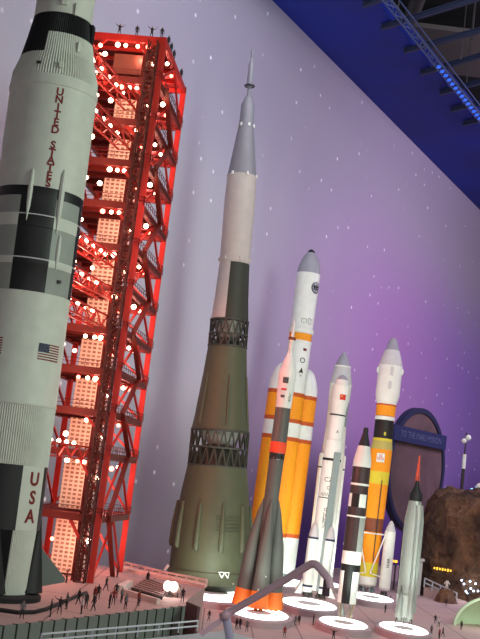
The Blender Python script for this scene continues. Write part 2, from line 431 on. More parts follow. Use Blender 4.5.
# pods, tunnels, aps boxes
for th, y0, y1, w in ((-13, 180, 230, 5), (27, 176, 238, 6), (33, 238, 274, 4.5)):
    th = math.radians(th); za, ra = SV.zr(y1, 43.6); zb, rb = SV.zr(y0, 43.6); w = SV.r(w, 200)
    zs = [(za, .1), (za+(zb-za)*.3, .8), (za+(zb-za)*.6, 1), (zb-(zb-za)*.08, .7), (zb, .15)]
    MB().tube([cyl(th, ra+w*.1, z) for z, k in zs], [w*.5*k for z, k in zs], 8).build('fairing_pod', satwhite, SV.o)
for th, y, w, h, m in ((68, 34, 7, 18, black), (-2, 12, 5, 9, satwhite), (22, 18, 3, 12, satwhite), (30, 55, 3, 10, satwhite), (4, 78, 3, 6, satwhite), (-8, 270+4, .1, .1, satwhite), (40, 283, 3.4, 3, darksteel), (-24, 78, 4, 2, darksteel)):
    if w < 1: continue
    z, r = SV.zr(y, 31 if y < 40 else 35 if y < 60 else 42 if y < 80 else 43.7)
    if y < 20: z, r = SV.zr(y, 28.7)
    a = math.radians(th); MB().box(cyl(a, r, z), (SV.r(w, y), .06, SV.r(h, y)), 0, Matrix.Rotation(a, 3, 'Z')).build('equipment_box', m, SV.o, False)
# conical engine fairings with fins
for k in range(4):
    a = math.radians(90*k); rr = SV.r(43.3, 560)
    z1 = SV.zr(505)[0]; z0 = SV.zr(588)[0]
    mb = MB(); n = 20
    rings = []
    for t in range(9):
        q = t/8; z = z0+(z1-z0)*q; rad = SV.r(17, 560)*(1-q)+.002; ctr = rr*(.98-.14*(1-q))
        base = len(mb.v)
        for j in range(n):
            b = 2*PI*j/n; x = rad*math.sin(b); y = -rad*math.cos(b)
            p = Vector((x, -ctr+y, z)); mb.v.append(Matrix.Rotation(a, 3, 'Z') @ p)
        if t:
            for j in range(n): mb.f.append((base-n+j, base-n+(j+1) % n, base+(j+1) % n, base+j)); mb.m.append(0)
    mb.f.append(tuple(reversed(range(n)))); mb.m.append(0)
    mb.build('engine_fairing', cone_black if k % 2 == 0 or True else satwhite, SV.o)
    fb_ = MB(); R = Matrix.Rotation(a, 3, 'Z'); x0 = rr+SV.r(2, 560); tip = rr+SV.r(31, 560); th = .02
    zt, zb, zc = SV.zr(541)[0], SV.zr(583)[0], SV.zr(572)[0]
    sec = [(x0, zt), (tip, zc), (tip, zc-.04), (x0+.02, zb)]
    L_ = [R @ Vector((-th, -x, z)) for x, z in sec]; R_ = [R @ Vector((th, -x, z)) for x, z in sec]
    fb_.quad(L_); fb_.quad(R_[::-1])
    for i in range(4): fb_.quad([L_[i], R_[i], R_[(i+1) % 4], L_[(i+1) % 4]])
    fb_.build('fin', mat('fin_grey', (112, 122, 116), .6), SV.o, False)
er = SV.r(15, 590)
bells(SV, [(0, 0), (.25, .25), (-.25, .25), (.25, -.25), (-.25, -.25)], .1, .16, SV.zr(604)[0], darksteel)
# low black disc on the terrace floor under the rocket
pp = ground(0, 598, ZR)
pl = MB().lathe([(0, .62), (.05, .62), (.07, .58)], 48).build('black_disc', mat('disc_black', (20, 18, 22), .8), None); pl.location = (SV.P0.x-.02, SV.P0.y, ZR)
tag(pl, 'low round black disc under the largest striped rocket', 'plinth')

# ================================================================ RED LAUNCH TOWER
C1 = ground(90, 583, ZR); C2 = ground(119.5, 572, ZR)
u = Vector((C2.x-C1.x, C2.y-C1.y, 0)); LD = u.length; u.normalize(); v = Vector((-u.y, u.x, 0)); LW = 1.18
def colx(y): return 90+(583-y)*(163-90)/(583-38)
def zl(y): return at(colx(y), y, C1.y).z-ZR
TW = empty('launch_tower', C1, 'tall red lattice launch tower full of glowing lamps, behind the striped rocket', 'tower')
def T(a, b, z): return u*a+v*b+Vector((0, 0, z))        # a: to the rear, b: to the left, local
ZTOP = zl(38)
for a, b in ((0, 0), (LD, 0), (0, LW), (LD, LW)):
    MB().bar(T(a, b, 0), T(a, b, ZTOP), .085).build('column', tred, TW, False)
lv = [38, 79.5, 121, 162, 204, 246, 287, 329, 370, 411.5, 453, 516]
zs = [zl(y) for y in lv]+[0.0]
Rz = Matrix.Rotation(math.atan2(u.y, u.x), 3, 'Z')
for i, z in enumerate(zs[:-1]):
    mb = MB(); mb.box(T(LD/2, LW/2, z-.02), (LD, LW, .02), 0, Rz)
    mb.build('deck', floorm, TW, False)
    mb = MB(); gh = .10
    for p, q in ((T(0, 0, z-.05), T(0, LW, z-.05)), (T(0, 0, z-.05), T(LD, 0, z-.05)), (T(LD, 0, z-.05), T(LD, LW, z-.05)), (T(0, LW, z-.05), T(LD, LW, z-.05))):
        d_ = (q-p); mb.box((p+q)/2, (d_.length+.06, .06, gh), 0, Matrix.Rotation(math.atan2(d_.y, d_.x), 3, 'Z'))
    for t in range(1, 5): mb.bar(T(LD*t/5, 0, z-.06), T(LD*t/5, LW, z-.06), .03, .06)
    mb.build('deck_girder', tredd if i else tred, TW, False)
    # railing
    mb = MB()
    ext = .045
    cs = [T(-.05, LW, 0), T(-.05, -ext, 0), T(LD+.05, -ext, 0), T(LD+.05, LW, 0)]
    if i:
        mb2 = MB(); mb2.box(T(LD/2, -ext/2, z-.03), (LD, ext, .03), 0, Rz)
        mb2.build('balcony', tredd, TW, False)
    for p, q in zip(cs[:-1], cs[1:]):
        k = max(3, int((q-p).length/.16))
        for h in (.05, .10): mb.bar(p+Vector((0, 0, z+h)), q+Vector((0, 0, z+h)), .008)
        for j in range(k+1): w = p+(q-p)*j/k; mb.bar(w+Vector((0, 0, z-.02)), w+Vector((0, 0, z+.10)), .008)
    if i: mb.build('railing', tredd, TW, False)
    # bracing below this deck
    z0 = zs[i+1]; h = z-z0
    for (pa, pb) in ((T(0, 0, 0), T(LD, 0, 0)), (T(LD, 0, 0), T(LD, LW, 0)), (T(0, LW, 0), T(LD, LW, 0))):
        mid = (pa+pb)/2
        MB().bar(mid+Vector((0, 0, z-.08)), pa+Vector((0, 0, z0)), .03).build('brace', tred, TW, False)
        MB().bar(mid+Vector((0, 0, z-.08)), pb+Vector((0, 0, z0)), .03).build('brace', tred, TW, False)
    for pa, pb in ((T(0, 0, z0+h*.25), T(0, .40, z-.08)), (T(0, LW, z0+h*.25), T(0, LW-.34, z-.08))):
        MB().bar(pa, pb, .04).build('knee_brace', tred, TW, False)
# elevator core
bm_ = bpy.data.materials.new('core_windows'); bm_.use_nodes = True
def corenodes(m):
    nt = m.node_tree; N = nt.nodes; L = nt.links; b = N['Principled BSDF']; b.inputs['Roughness'].default_value = .7
    tc = N.new('ShaderNodeTexCoord'); mp = N.new('ShaderNodeMapping'); mp.inputs['Rotation'].default_value = (PI/2, 0, 0)
    sp = N.new('ShaderNodeSeparateXYZ'); L.new(tc.outputs['Object'], sp.inputs[0])
    ad = N.new('ShaderNodeMath'); ad.operation = 'ADD'; L.new(sp.outputs[0], ad.inputs[0]); L.new(sp.outputs[1], ad.inputs[1])
    cb = N.new('ShaderNodeCombineXYZ'); L.new(ad.outputs[0], cb.inputs[0]); L.new(sp.outputs[2], cb.inputs[1])
    br = N.new('ShaderNodeTexBrick'); br.offset = 0; br.inputs['Scale'].default_value = 1; br.inputs['Brick Width'].default_value = .075; br.inputs['Row Height'].default_value = .06
    br.inputs['Mortar Size'].default_value = .014; br.inputs['Mortar'].default_value = lin((244, 232, 210)); br.inputs['Color1'].default_value = lin((150, 120, 98)); br.inputs['Color2'].default_value = lin((184, 150, 124))
    L.new(cb.outputs[0], br.inputs['Vector']); L.new(br.outputs[0], b.inputs['Base Color'])
corenodes(bm_)
for i in range(len(zs)-1):
    z1, z0 = zs[i]-.1, zs[i+1]
    c = MB().box((0, 0, 0), (.62, .36, z1-z0-.05), 0).build('elevator_core', bm_, TW, False)
    c.location = T(.95, .56, (z0+z1)/2+.0); c.rotation_euler = (0, 0, math.atan2(u.y, u.x))
# lattice mast at the near corner
def lattice(mb, base, top, w, n, t, ax=None):
    cs = [Vector((x*w/2, y*w/2, 0)) for x, y in ((-1, -1), (1, -1), (1, 1), (-1, 1))]
    cs = [u*c.x+v*c.y for c in cs]
    for c in cs: mb.bar(base+c, top+c, t*1.5)
    for i in range(n):
        a = base+(top-base)*i/n; b = base+(top-base)*(i+1)/n
        for k in range(4):
            p, q = cs[k], cs[(k+1) % 4]
            if i % 2: p, q = q, p
            mb.bar(a+p, b+q, t); mb.bar(a+cs[k], a+cs[(k+1) % 4], t)
mb = MB(); lattice(mb, T(-.1, .12, 0), T(-.1, .12, ZTOP-.1), .13, 50, .014); mb.build('lattice_mast', mastc, TW, False)
mb = MB(); lattice(mb, T(.08, .22, 0), T(.08, .22, ZTOP-.1), .10, 46, .014); mb.build('lattice_mast', tredd, TW, False)
MB().bar(T(.35, .08, 0), T(.35, .08, ZTOP), .06).build('service_riser', tredd, TW, False)
MB().bar(T(.7, .16, 0), T(.7, .16, ZTOP), .05).build('service_riser', tred, TW, False)
# stairs zigzag on the right side
mb = MB()
for i in range(1, len(zs)-1):
    z1, z0 = zs[i], zs[i+1]
    mb.bar(T(.35+(.9 if i % 2 else 0), -.06, z0), T(.35+(0 if i % 2 else .9), -.06, z1), .07, .02)
mb.build('stair_flight', tredd, TW, False)
# top equipment
MB().box(T(.35, .45, ZTOP-.34), (.16, .62, .3), 0, Rz).build('machine_house', mat('machine_brown', (120, 70, 56), .6), TW, False)
# lamps
lampspots = []
for i, z in enumerate(zs[:-1]):
    zz = z-.16
    pat = [(.02, .30, 0), (.02, .42, 0), (.02, .54, 0)] if i not in (2, 6) else [(.02, .2, 0)]
    if i == 0: pat = [(.02, .22, 0), (.02, .38, 0), (.02, .54, 0), (.02, .68, 0), (.0, .9, -.18)]
    pat += [(.02, .92, -.03), (.06, .86, -.14), (.5, .0, -.05), (1.1, .05, -.02)]
    if i in (9,): pat = [(.02, .36, 0), (.02, .92, 0), (.7, .02, 0)]
    if i == 11: pat = []
    for a, b, dz in pat: lampspots.append((a-.03, b+random.uniform(-.02, .02), zz+dz))
    lampspots.append((.1, .12, zz-.2)); lampspots.append((-.03, .62+random.uniform(-.1, .1), zz-.22)) if i % 2 else None
for j, (a, b, z) in enumerate(lampspots[:98]):
    MB().sphere(T(a, b, z), .028 if j % 3 else .036, 8).build('lamp', bulb if j % 4 else redbulb, TW)
for i in range(len(zs)-1):
    z = (zs[i]+zs[i+1])/2+.1
    point('tower_bay_light', C1+T(.25, .35, z-.05), 8.5 if i < 11 else 12, (1, .40, .30), .1)
    point('tower_rear_light', C1+T(1.7, .35, z), 20, (1, .34, .28), .1)
    point('tower_front_light', C1+T(-.5, .6, z), 6, (1, .42, .32), .1)
# swing arms to the rocket
SVc = SV.P0
nl = 70
def arm(y, blev, tilt):
    z = zl(y)
    p = T(0, blev, z)
    axis = SV.P0+SV.k*((C1.z+z-SV.P0.z)/SV.k.z)-C1; axis.z = z
    dirv = (axis-p); dirv.z = 0; Ln = dirv.length-.50-.06; dirv.normalize(); q = p+dirv*Ln
    AR = MB(); sd = Vector((-dirv.y, dirv.x, 0))*.09; h = .17
    for s_ in (-1, 1):
        for zz in (0, h): AR.bar(p+sd*s_+Vector((0, 0, zz)), q+sd*s_+Vector((0, 0, zz)), .022)
        n = 9
        for k in range(n):
            a = p+(q-p)*k/n+sd*s_; b = p+(q-p)*(k+1)/n+sd*s_
            AR.bar(a+Vector((0, 0, 0 if k % 2 else h)), b+Vector((0, 0, h if k % 2 else 0)), .016)
            AR.bar(a, a-sd*s_*2, .012)
    o = AR.build('swing_arm', tred, TW, False)
    for k in range(7):
        a = p+(q-p)*(k+.5)/7+Vector((0, 0, h+.03))-sd
        MB().sphere(a, .028, 8).build('arm_lamp', bulb, o)
    point('arm_light', C1+(p+q)/2+Vector((0, 0, h+.15)), 7, (1, .42, .3), .05)
for y in (112, 152, 270, 302, 330, 462): arm(y, .35, 0)
for y in (95,): arm(y, .8, 0)

# ================================================================ TALL GREEN CONICAL ROCKET
N = Rocket('rocket', (207, 588), (252.7, 49), 'tall conical olive-green rocket with two lattice rings and pale upper half', zg=.12)
def xa(y): return 207+(588-y)*(252.7-207)/(588-49)
N.part('base_skirt', [(582, 41), (570, 40.5), (569, 39.4), (555, 39)], green)
N.part('engine_base', [(588, 31), (582, 32)], darkgreen)
N.part('first_stage', [(555, 39), (531, 38.4), (494, 34), (466, 29.6)], green, n=64)
def latt(yb, ym, yt, hb, hm, ht, nb):
    (z0, r0), (z1, r1), (z2, r2) = N.zr(yb, hb), N.zr(ym, hm), N.zr(yt, ht)
    mb = MB()
    for z, r in ((z0, r0), (z1, r1), (z2, r2)): mb.tube([cyl(2*PI*k/48, r, z) for k in range(49)], .022, 6)
    for (za, ra, zb, rb) in ((z0, r0, z1, r1), (z1, r1, z2, r2)):
        for k in range(nb):
            a = 2*PI*k/nb; b = 2*PI*(k+.5)/nb; c = 2*PI*(k+1)/nb
            mb.bar(cyl(a, ra, za), cyl(b, rb, zb), .026); mb.bar(cyl(b, rb, zb), cyl(c, ra, za), .026)
    mb.build('lattice_ring', darkgreen, N.o, False)
latt(466, 448, 431, 29.3, 29, 28.8, 22)
N.part('inner_tank', [(466, 26), (455, 24), (445, 14), (443, 2)], darkgreen, n=40)
N.part('engine_cluster', [(445, 11), (438, 17), (432, 24)], silver, n=30)
N.part('second_stage', [(431, 29), (415, 26.5), (400, 24.4), (347, 19.3)], green, n=64)
latt(347, 335, 321, 19.2, 19, 18.8, 18)
N.part('inner_tank', [(347, 16), (340, 13), (336, 2)], darkgreen, n=32)
N.part('engine_cluster', [(338, 8), (330, 11), (322, 15)], silver, n=24)
N.part('third_stage', [(321, 18.8), (300, 17), (264, 15)], [darkgreen, n1pale], lambda i, a: 1 if (-100 < a < -14 or a > 150) else 0, 72)
N.part('collar', [(264, 15), (263, 15.4), (261, 15.4), (260, 15)], n1pale)
N.part('upper_stage', [(260, 15), (200, 15.4), (176, 14.4)], n1pale, n=64)
N.part('nose_cone', [(176, 14.5), (127, 7.7), (125, 7.4), (105, 6.7), (96, 2.8), (95, 2)], n1grey, n=48)
N.part('escape_tower', [(96, 1.9), (88, 1.7), (87, 2.8), (83, 3.1), (64, 2.6), (60, 1.4), (58, 1), (57, 1.6), (51, 1.5), (50, .6)], n1grey, n=16)
mb = MB(); z, r = N.zr(86, 4.6); mb.tube([cyl(2*PI*k/16, r, z) for k in range(17)], .02, 6); mb.build('grid_fin_ring', darksteel, N.o)
for y, h, ks in ((176, 14.6, 6), (126, 7.6, 6), (260, 15.4, 6)):
    for k in range(ks):
        z, r = N.zr(y, h); a = 2*PI*(k+.35)/ks; MB().box(cyl(a, r, z), (.04, .05, .07), 0, Matrix.Rotation(a, 3, 'Z')).build('thruster_pod', white if y < 200 else n1pale, N.o, False)
for k in range(10):
    a = 2*PI*(k+.42)/10; z0, r0 = N.zr(549, 39.5); z1, r1 = N.zr(503, 36.0)
    MB().tube([cyl(a, r0, z0), cyl(a, r0, z0+.06), cyl(a, (r0+r1)/2+.01, (z0+z1)/2), cyl(a, r1, z1)], [.04, .06, .055, .03], 10).build('cable_duct', green, N.o)
for k in range(6):
    a = 2*PI*(k+.2)/6; z0, r0 = N.zr(425, 28); z1, r1 = N.zr(376, 22.5)
    MB().tube([cyl(a, r0, z0), cyl(a, r1, z1)], [.03, .02], 8).build('cable_duct', green, N.o)
mb = MB()
for y in (515, 518.5, 522, 525.5, 529): 
    z, r = N.zr(y, 36.2+(y-513)*.14); mb.tube([cyl(math.radians(t), r+.01, z) for t in range(5, 46, 4)], .006, 5)
mb.build('hatch_ribs', green, N.o)
for th in (22, -80):
    mb = MB(); z, r = N.zr(568, 40.2); a = math.radians(th)
    q = [cyl(a-.13, r+.02, z), cyl(a+.13, r+.02, z), cyl(a-.07, r+.08, z-.1), cyl(a+.07, r+.08, z-.1), cyl(a, r+.03, z)]
    for i, j in ((0, 1), (0, 2), (2, 4), (4, 3), (3, 1)): mb.bar(q[i], q[j], .018)
    mb.build('support_strut', white, N.o, False)

# ================================================================ ORANGE AND WHITE TRIPLE ROCKET
DL = Rocket('rocket', (269, 577), (311.7, 250), 'tall white-nosed rocket with three orange and white banded cores side by side', zg=.15)
DR = DL.r(11.8, 450)
DM = [white, orange, rimorange]
core = [(572, 12), (536, 12), (534, 12.15), (532, 12), (441, 11.9), (439, 12.1), (437, 11.9), (423, 11.9), (421, 12.1), (419, 11.9), (397, 11.8), (395, 12), (393, 11.8), (344, 11.7)]
cmi = [0, 2, 2, 1, 2, 2, 0, 2, 2, 1, 2, 2, 0]
DL.part('core_stage', core, DM, cmi)
DL.part('upper_stage', [(344, 11.7), (343, 12.2), (341.5, 12.2), (341, 11.4), (334, 11.4), (333, 12.8), (330, 13), (329, 11.4)], DM, [0, 0, 0, 1, 0, 0, 0])
DL.part('nose_fairing', [(329, 11.5), (302, 11.6), (274, 11.9), (266, 10.6), (258, 7.6), (253, 4.2), (250.6, 2.6), (249.6, .8)], [white, cone_black, greytip], [0, 0, 2, 2, 2, 1, 1], n=56)
rowa = math.radians(-33)      # left core nearer
for s_ in (-1, 1):
    off = Vector((s_*math.sin(math.radians(33)), s_*math.cos(math.radians(33)), 0))*DR*2.03
    pr = [(572, 12), (536, 12), (534, 12.15), (532, 12), (441, 11.9), (439, 12.1), (437, 11.9), (423, 11.9), (421, 12.1), (419, 11.9), (397, 11.8), (395, 12), (393, 11.8), (386, 11.3), (378, 9.4), (371, 6.6), (367, 3), (366, .6)]
    b = DL.part('side_booster', pr, DM, [0, 2, 2, 1, 2, 2, 0, 2, 2, 1, 2, 2]+[0]*5, c=off)
    bells(DL, [(off.x, off.y)], DR*.62, .32, -.02, enggrey)
bells(DL, [(0, 0)], DR*.62, .32, -.02, enggrey)
z, r = DL.zr(288, 11.9); a = math.radians(50)
mb = MB()
def decal(mb, th, zc, r, w, h, mi, rr=.004, n=6):
    for k in range(n):
        q0 = th-w/2/r+w/r*k/n; q1 = th-w/2/r+w/r*(k+1)/n
        mb.quad([cyl(q0, r+rr, zc-h/2), cyl(q1, r+rr, zc-h/2), cyl(q1, r+rr, zc+h/2), cyl(q0, r+rr, zc+h/2)], mi)
def disc(mb, th, zc, r, R, mi, rr=.004, n=20):
    mb.quad([cyl(th+R*math.cos(2*PI*k/n)/r, r+rr, zc+R*math.sin(2*PI*k/n)) for k in range(n)], mi)
disc(mb, a, z, r, .145, 0); disc(mb, a, z, r, .12, 1, .007)
for t in (-1, 0, 1): decal(mb, a+t*.2, z, r, .035, .15-.03*abs(t), 0, .010, 2)
decal(mb, a, z+.02, r, .2, .03, 0, .011)
mb.build('round_emblem', [black, greytip], DL.o)
mb = MB(); z, r = DL.zr(350, 11.8); decal(mb, math.radians(32), z, r, .09, .06, 0); decal(mb, math.radians(25), z+.012, r, .035, .032, 1, .007)
mb.build('flag', [redtext, navyblue], DL.o)
z, r = DL.zr(361, 11.8); text('O', .19, black, DL.o, 'lettering', None, None, wrap=(r, math.radians(26), z))
mb = MB(); z, r = DL.zr(371, 11.8); mb.quad([cyl(math.radians(14), r+.004, z-.06), cyl(math.radians(38), r+.004, z-.06), cyl(math.radians(26), r+.004, z+.08)]); mb.build('triangle_mark', black, DL.o)
z, r = DL.zr(376, 11.8); text('IV', .07, black, DL.o, 'lettering', None, None, wrap=(r, math.radians(26), z))
mb = MB(); z, r = DL.zr(322, 11.6)
for th, w, h in ((8, .12, .1), (38, .08, .14)):
    t = math.radians(th)
    for dx, dz, ww, hh in ((0, h/2, w, .01), (0, -h/2, w*.5, .01), (-w/2, 0, .01, h), (w/2, 0, .01, h)): decal(mb, t+dx/r, z+dz, r, ww, hh, 0, .004, 2)
mb.build('hatch_outline', inkgrey, DL.o)

# ================================================================ GREY ROCKET WITH ORANGE SKIRTS (in front)
SZ = Rocket('rocket', (257, 608), (294.7, 320), 'slender grey rocket with flared boosters in orange skirts and thin nose spike', zg=.15)
SZ.part('core_stage', [(600, 7.5), (500, 7.2), (459, 7.4)], soygrey)
mb = MB(); z0, r0 = SZ.zr(459, 7.2); z1, r1 = SZ.zr(453, 7.2)
for k in range(14):
    a = 2*PI*k/14; b = 2*PI*(k+.5)/14; c = 2*PI*(k+1)/14
    mb.bar(cyl(a, r0, z0), cyl(b, r1, z1), .018); mb.bar(cyl(b, r1, z1), cyl(c, r0, z0), .018)
for z, r in ((z0, r0), (z1, r1)): mb.tube([cyl(2*PI*k/24, r, z) for k in range(25)], .014, 6)
mb.build('lattice_ring', darksteel, SZ.o, False)
SZ.part('inner_cone', [(459, 6.3), (453, 5.6)], black)
SZ.part('third_stage', [(453, 8), (452, 8.2), (442, 8.1), (441, 7.9), (408, 7.6)], [soyred, soyred, soygrey, soygrey], [0, 0, 2, 2])
SZ.part('payload_fairing', [(408, 7.7), (376, 8.7), (371, 8.7), (357, 4.2), (353, 2.5)], white)
SZ.part('escape_tower', [(353, 2.4), (341, 1.8), (340.5, 3.0), (337.5, 3.0), (337, 1.7), (326, 1.4), (321, .5)], white, n=16)
SZ.part('nozzle_ring', [(340.3, 3.3), (339.5, 3.8), (337.7, 3.7), (337.2, 3.2)], rust, n=16)
for yy, hh, tt_, ww_, h_, m_ in ((381, 8.6, -.12, .1, .11, inkgrey), (390, 8.4, -.2, .1, .035, flagred), (397, 8.2, -.26, .07, .05, inkgrey)):
    mb = MB(); z, r = SZ.zr(yy, hh); decal(mb, tt_, z, r, ww_, h_, 0, .008); mb.build('marking', m_, SZ.o)
z, r = SZ.zr(391, 8.0); text('РОССИЯ', .085, inkgrey, SZ.o, 'lettering', None, None, wrap=(r, math.radians(40), z), vertical=True, pitch=.8)
for k, th in enumerate((-88, 4, 94, 180)):
    a = math.radians(th); zb = SZ.zr(607)[0]; zm = SZ.zr(590)[0]; zt = SZ.zr(499)[0]
    rb = SZ.r(8.6, 590); Rb = SZ.r(15.5, 590); Rt = SZ.r(7.0, 500)
    q = [(zb+.0, Rb+.02, rb*1.08), (zm, Rb-.01, rb), (zm+(zt-zm)*.5, (Rb+Rt)/2+.02, rb*.72), (zm+(zt-zm)*.85, Rt+.035, rb*.36), (zt, Rt+.01, rb*.05)]
    bo = MB().tube([cyl(a, R_, z) for z, R_, r_ in q[1:]], [r_ for z, R_, r_ in q[1:]], 24).build('side_booster', soygrey, SZ.o)
    MB().tube([cyl(a, R_, z) for z, R_, r_ in q[:2]], [r_*1.01 for z, R_, r_ in q[:2]], 24).build('engine_skirt', soyorange, bo)
    for j in range(4):
        c = cyl(a, Rb+.02, zb); bb = PI/4+j*PI/2
        MB().lathe([(-.07, .045), (0, .03)], 12, c=c+Vector((.06*math.cos(bb), .06*math.sin(bb), 0))).build('nozzle', soyorange, bo)
    for t in (-1, 1): MB().sphere(cyl(a+.0, Rb+rb*.98, zm+.04)+Vector((.05*t, 0, .12*(t+1))), .012, 6).build('bolt', white, bo)

# ================================================================ FRONT WHITE ROCKET WITH RED FLAG
LM = Rocket('rocket', (313.5, 599), (343, 375), 'white rocket with small red flag and dome top, four pointed strap-on boosters', zg=.14)
LM.part('core_stage', [(590, 9.2), (500, 9.2), (461, 9.0)], white)
LM.part('interstage_ring', [(461, 9.2), (460.5, 9.3), (459, 9.3), (458.5, 9.1)], black)
LM.part('second_stage', [(458.5, 9.1), (441, 9.0), (440, 7.8), (416, 7.8)], white)
LM.part('dark_ring', [(416, 7.8), (414.6, 7.9)], black)
LM.part('payload_fairing', [(414.6, 7.7), (410, 7.7), (404, 8.9), (386, 8.8), (385, 6.8), (380, 6.2), (376.5, 3.6), (375, 1)], [white, greytip], [0, 0, 0, 0, 0, 1, 1])
mb = MB(); z, r = LM.zr(397.5, 8.8); decal(mb, .33, z, r, .125, .115, 0); mb.build('red_flag', flagred, LM.o)
z, r = LM.zr(397.5, 8.8); text('★', .05, yellow, LM.o, 'flag_star', None, None, wrap=(r+.006, .2, z+.02))
mb = MB(); z0, r0 = LM.zr(590, 9.3); z1, r1 = LM.zr(452, 9.1); mb.bar(cyl(.55, r0, z0), cyl(.55, r1, z1), .15, .03); mb.build('conduit', cngrey, LM.o, False)
z, r = LM.zr(480, 9.1); text('CZ', .13, inkgrey, LM.o, 'lettering', None, None, wrap=(r, -.1, z))
z, r = LM.zr(488, 9.1); text('O', .10, inkgrey, LM.o, 'lettering', None, None, wrap=(r, .05, z))
z, r = LM.zr(518, 9.2); text('中国航天', .125, inkgrey, LM.o, 'lettering', None, None, wrap=(r, .12, z), vertical=True, pitch=.85)
z, r = LM.zr(432, 7.9); text('A', .09, inkgrey, LM.o, 'lettering', None, None, wrap=(r, .25, z))
mb = MB(); z, r = LM.zr(494.5, 9.15)
for k in range(7):
    a = -.75+k*.17; mb.quad([cyl(a, r+.004, z-.035), cyl(a+.05, r+.004, z-.035), cyl(a+.1, r+.004, z+.035), cyl(a+.05, r+.004, z+.035)])
decal(mb, -.25, z-.07, r, .3, .018, 0); mb.build('zigzag_band', black, LM.o)
for th in (-42, 48, 138, 228):
    a = math.radians(th); R = LM.r(11.6, 560); c = cyl(a, R, 0)
    bo = LM.part('strap_on_booster', [(592, 4.9), (540, 4.9), (539.5, 5.0), (538, 5.0), (537.5, 4.8), (531, 3.6), (526.5, 2.0), (524.5, .6)], [white, navyblue, offwhite], [0, 0, 1, 1, 2, 2, 2], c=c, n=28)
    mb = MB(); z0, r0 = LM.zr(594, 4.95); z1, _ = LM.zr(581, 4.95)
    dv = cyl(a, 1, 0); mb.quad([c+dv*.15+Vector((0, 0, z1)), c+dv*.34+Vector((0, 0, z0)), c+dv*.15+Vector((0, 0, z0))]); mb.quad([c+dv*.15+Vector((0, 0, z0+.001))+dv.cross(Vector((0, 0, 1)))*.015, c+dv*.34+Vector((0, 0, z0))+dv.cross(Vector((0, 0, 1)))*.015, c+dv*.15+Vector((0, 0, z1))+dv.cross(Vector((0, 0, 1)))*.015])
    mb.build('fin', white, bo, False)
    MB().lathe(LM.prof([(587, 5.0), (586, 5.05), (585, 5.0)]), 28, c=c).build('blue_band', navyblue, bo)
    MB().lathe([(0, .075), (.06, .05), (.1, .04)], 16, c=c+Vector((0, 0, LM.zr(597)[0]))).build('engine_bell', darksteel, bo)
bells(LM, [(.08, .08), (-.08, .08), (.08, -.08), (-.08, -.08)], .06, .12, LM.zr(597)[0], darksteel)

# ================================================================ REAR WHITE ROCKET, POINTED
LR = Rocket('rocket', (318.5, 583), (344.4, 352), 'wider white rocket with pointed grey nose, standing behind the red-flag rocket', zg=.15)
LR.part('core_stage', [(575, 10.5), (456, 11.5), (426, 10.1), (402, 10.2)], [white, cngrey], lambda i, a: 1 if (i == 2 and int((a+180)//45) % 2) else 0, 48)
LR.part('payload_fairing', [(402, 10.3), (401, 10.6), (386, 10.9), (385, 11.4), (383, 11.4), (382.5, 10.8), (367.5, 8.0), (367, 8.4), (366, 8.3), (365.6, 7.6), (358, 4.6), (352, .8)], [white, greytip, offwhite], [0, 0, 0, 2, 2, 2, 0, 0, 1, 1, 1])
for th in (-70, 20, 110, 200):
    a = math.radians(th); R = LR.r(9.2, 500)*.98; 
    bo = LR.part('strap_on_booster', [(576, 5.0), (469, 5.0), (467.6, 5.05), (456, 5.0), (454.5, 4.4), (454, 3)], [white, black, cngrey], [0, 1, 0, 0, 0], c=cyl(a, R, 0), n=28)
    MB().lathe([(0, .09), (.1, .06)], 14, c=cyl(a, R, LR.zr(581)[0])).build('engine_bell', darksteel, bo)
MB().lathe([(0, .16), (.14, .1)], 20, c=(0, 0, LR.zr(582)[0])).build('engine_bell', darksteel, LR.o)

# ================================================================ YELLOW / ORANGE ROCKET
H = Rocket('rocket', (366, 590), (393.8, 337.5), 'orange and yellow banded rocket with broad white payload head and two white side boosters', zg=.14)
H.part('payload_fairing', [(404.5, 9.8), (396, 11.9), (395, 12), (366, 11.9), (358.6, 10.1), (358, 9.8), (351, 7.5), (350.4, 7), (341, 4), (338.6, 2.4), (337.6, .8)], [white, greytip, offwhite], [0, 0, 0, 2, 2, 2, 2, 1, 1, 1])
H.part('upper_ring', [(420.3, 9.5), (419.5, 9.9), (417.3, 9.9), (416.6, 9.7), (416, 9.7), (406, 9.9), (405.6, 10.2), (404.5, 10.1)], [orange, white, rimorange], [1, 1, 1, 2, 0, 2, 2])
H.part('black_stage', [(438.5, 9.5), (420.3, 9.5)], black)
HM = [orange, yellow, tan, rust]
H.part('core_stage', [(576, 9.6), (562, 9.6), (531.5, 9.8), (518, 10), (484, 10.4), (471.5, 10.6), (449.5, 10.9), (441, 9.8), (438.5, 9.5)], HM, [1, 0, 3, 0, 1, 0, 2, 1])
H.part('engine_section', [(586, 7), (584, 9.6), (576, 9.7)], white)
bells(H, [(.07*math.cos(k*PI/3), .15*math.sin(k*PI/3)) if False else (.14*math.cos(k*PI/3), .14*math.sin(k*PI/3)) for k in range(6)], .07, .14, H.zr(591)[0], enggrey)
mb = MB(); z, r = H.zr(458, 10.8); th = -.0
decal(mb, th, z, r, .19, .21, 0); mb.build('logo_patch', white, H.o)
mb = MB()
for dx, dz in ((0, .045), (-.04, -.02), (.04, -.02)):
    for R in (.028,): mb.tube([cyl(th+(dx+R*math.cos(t*PI/6))/r, r+.008, z+dz+R*math.sin(t*PI/6)) for t in range(13)], .006, 5)
mb.build('logo_mark', flagred, H.o)
mb = MB(); z, r = H.zr(434, 9.5); decal(mb, .18, z, r, .045, .08, 0); mb.build('yellow_tag', yellow, H.o)
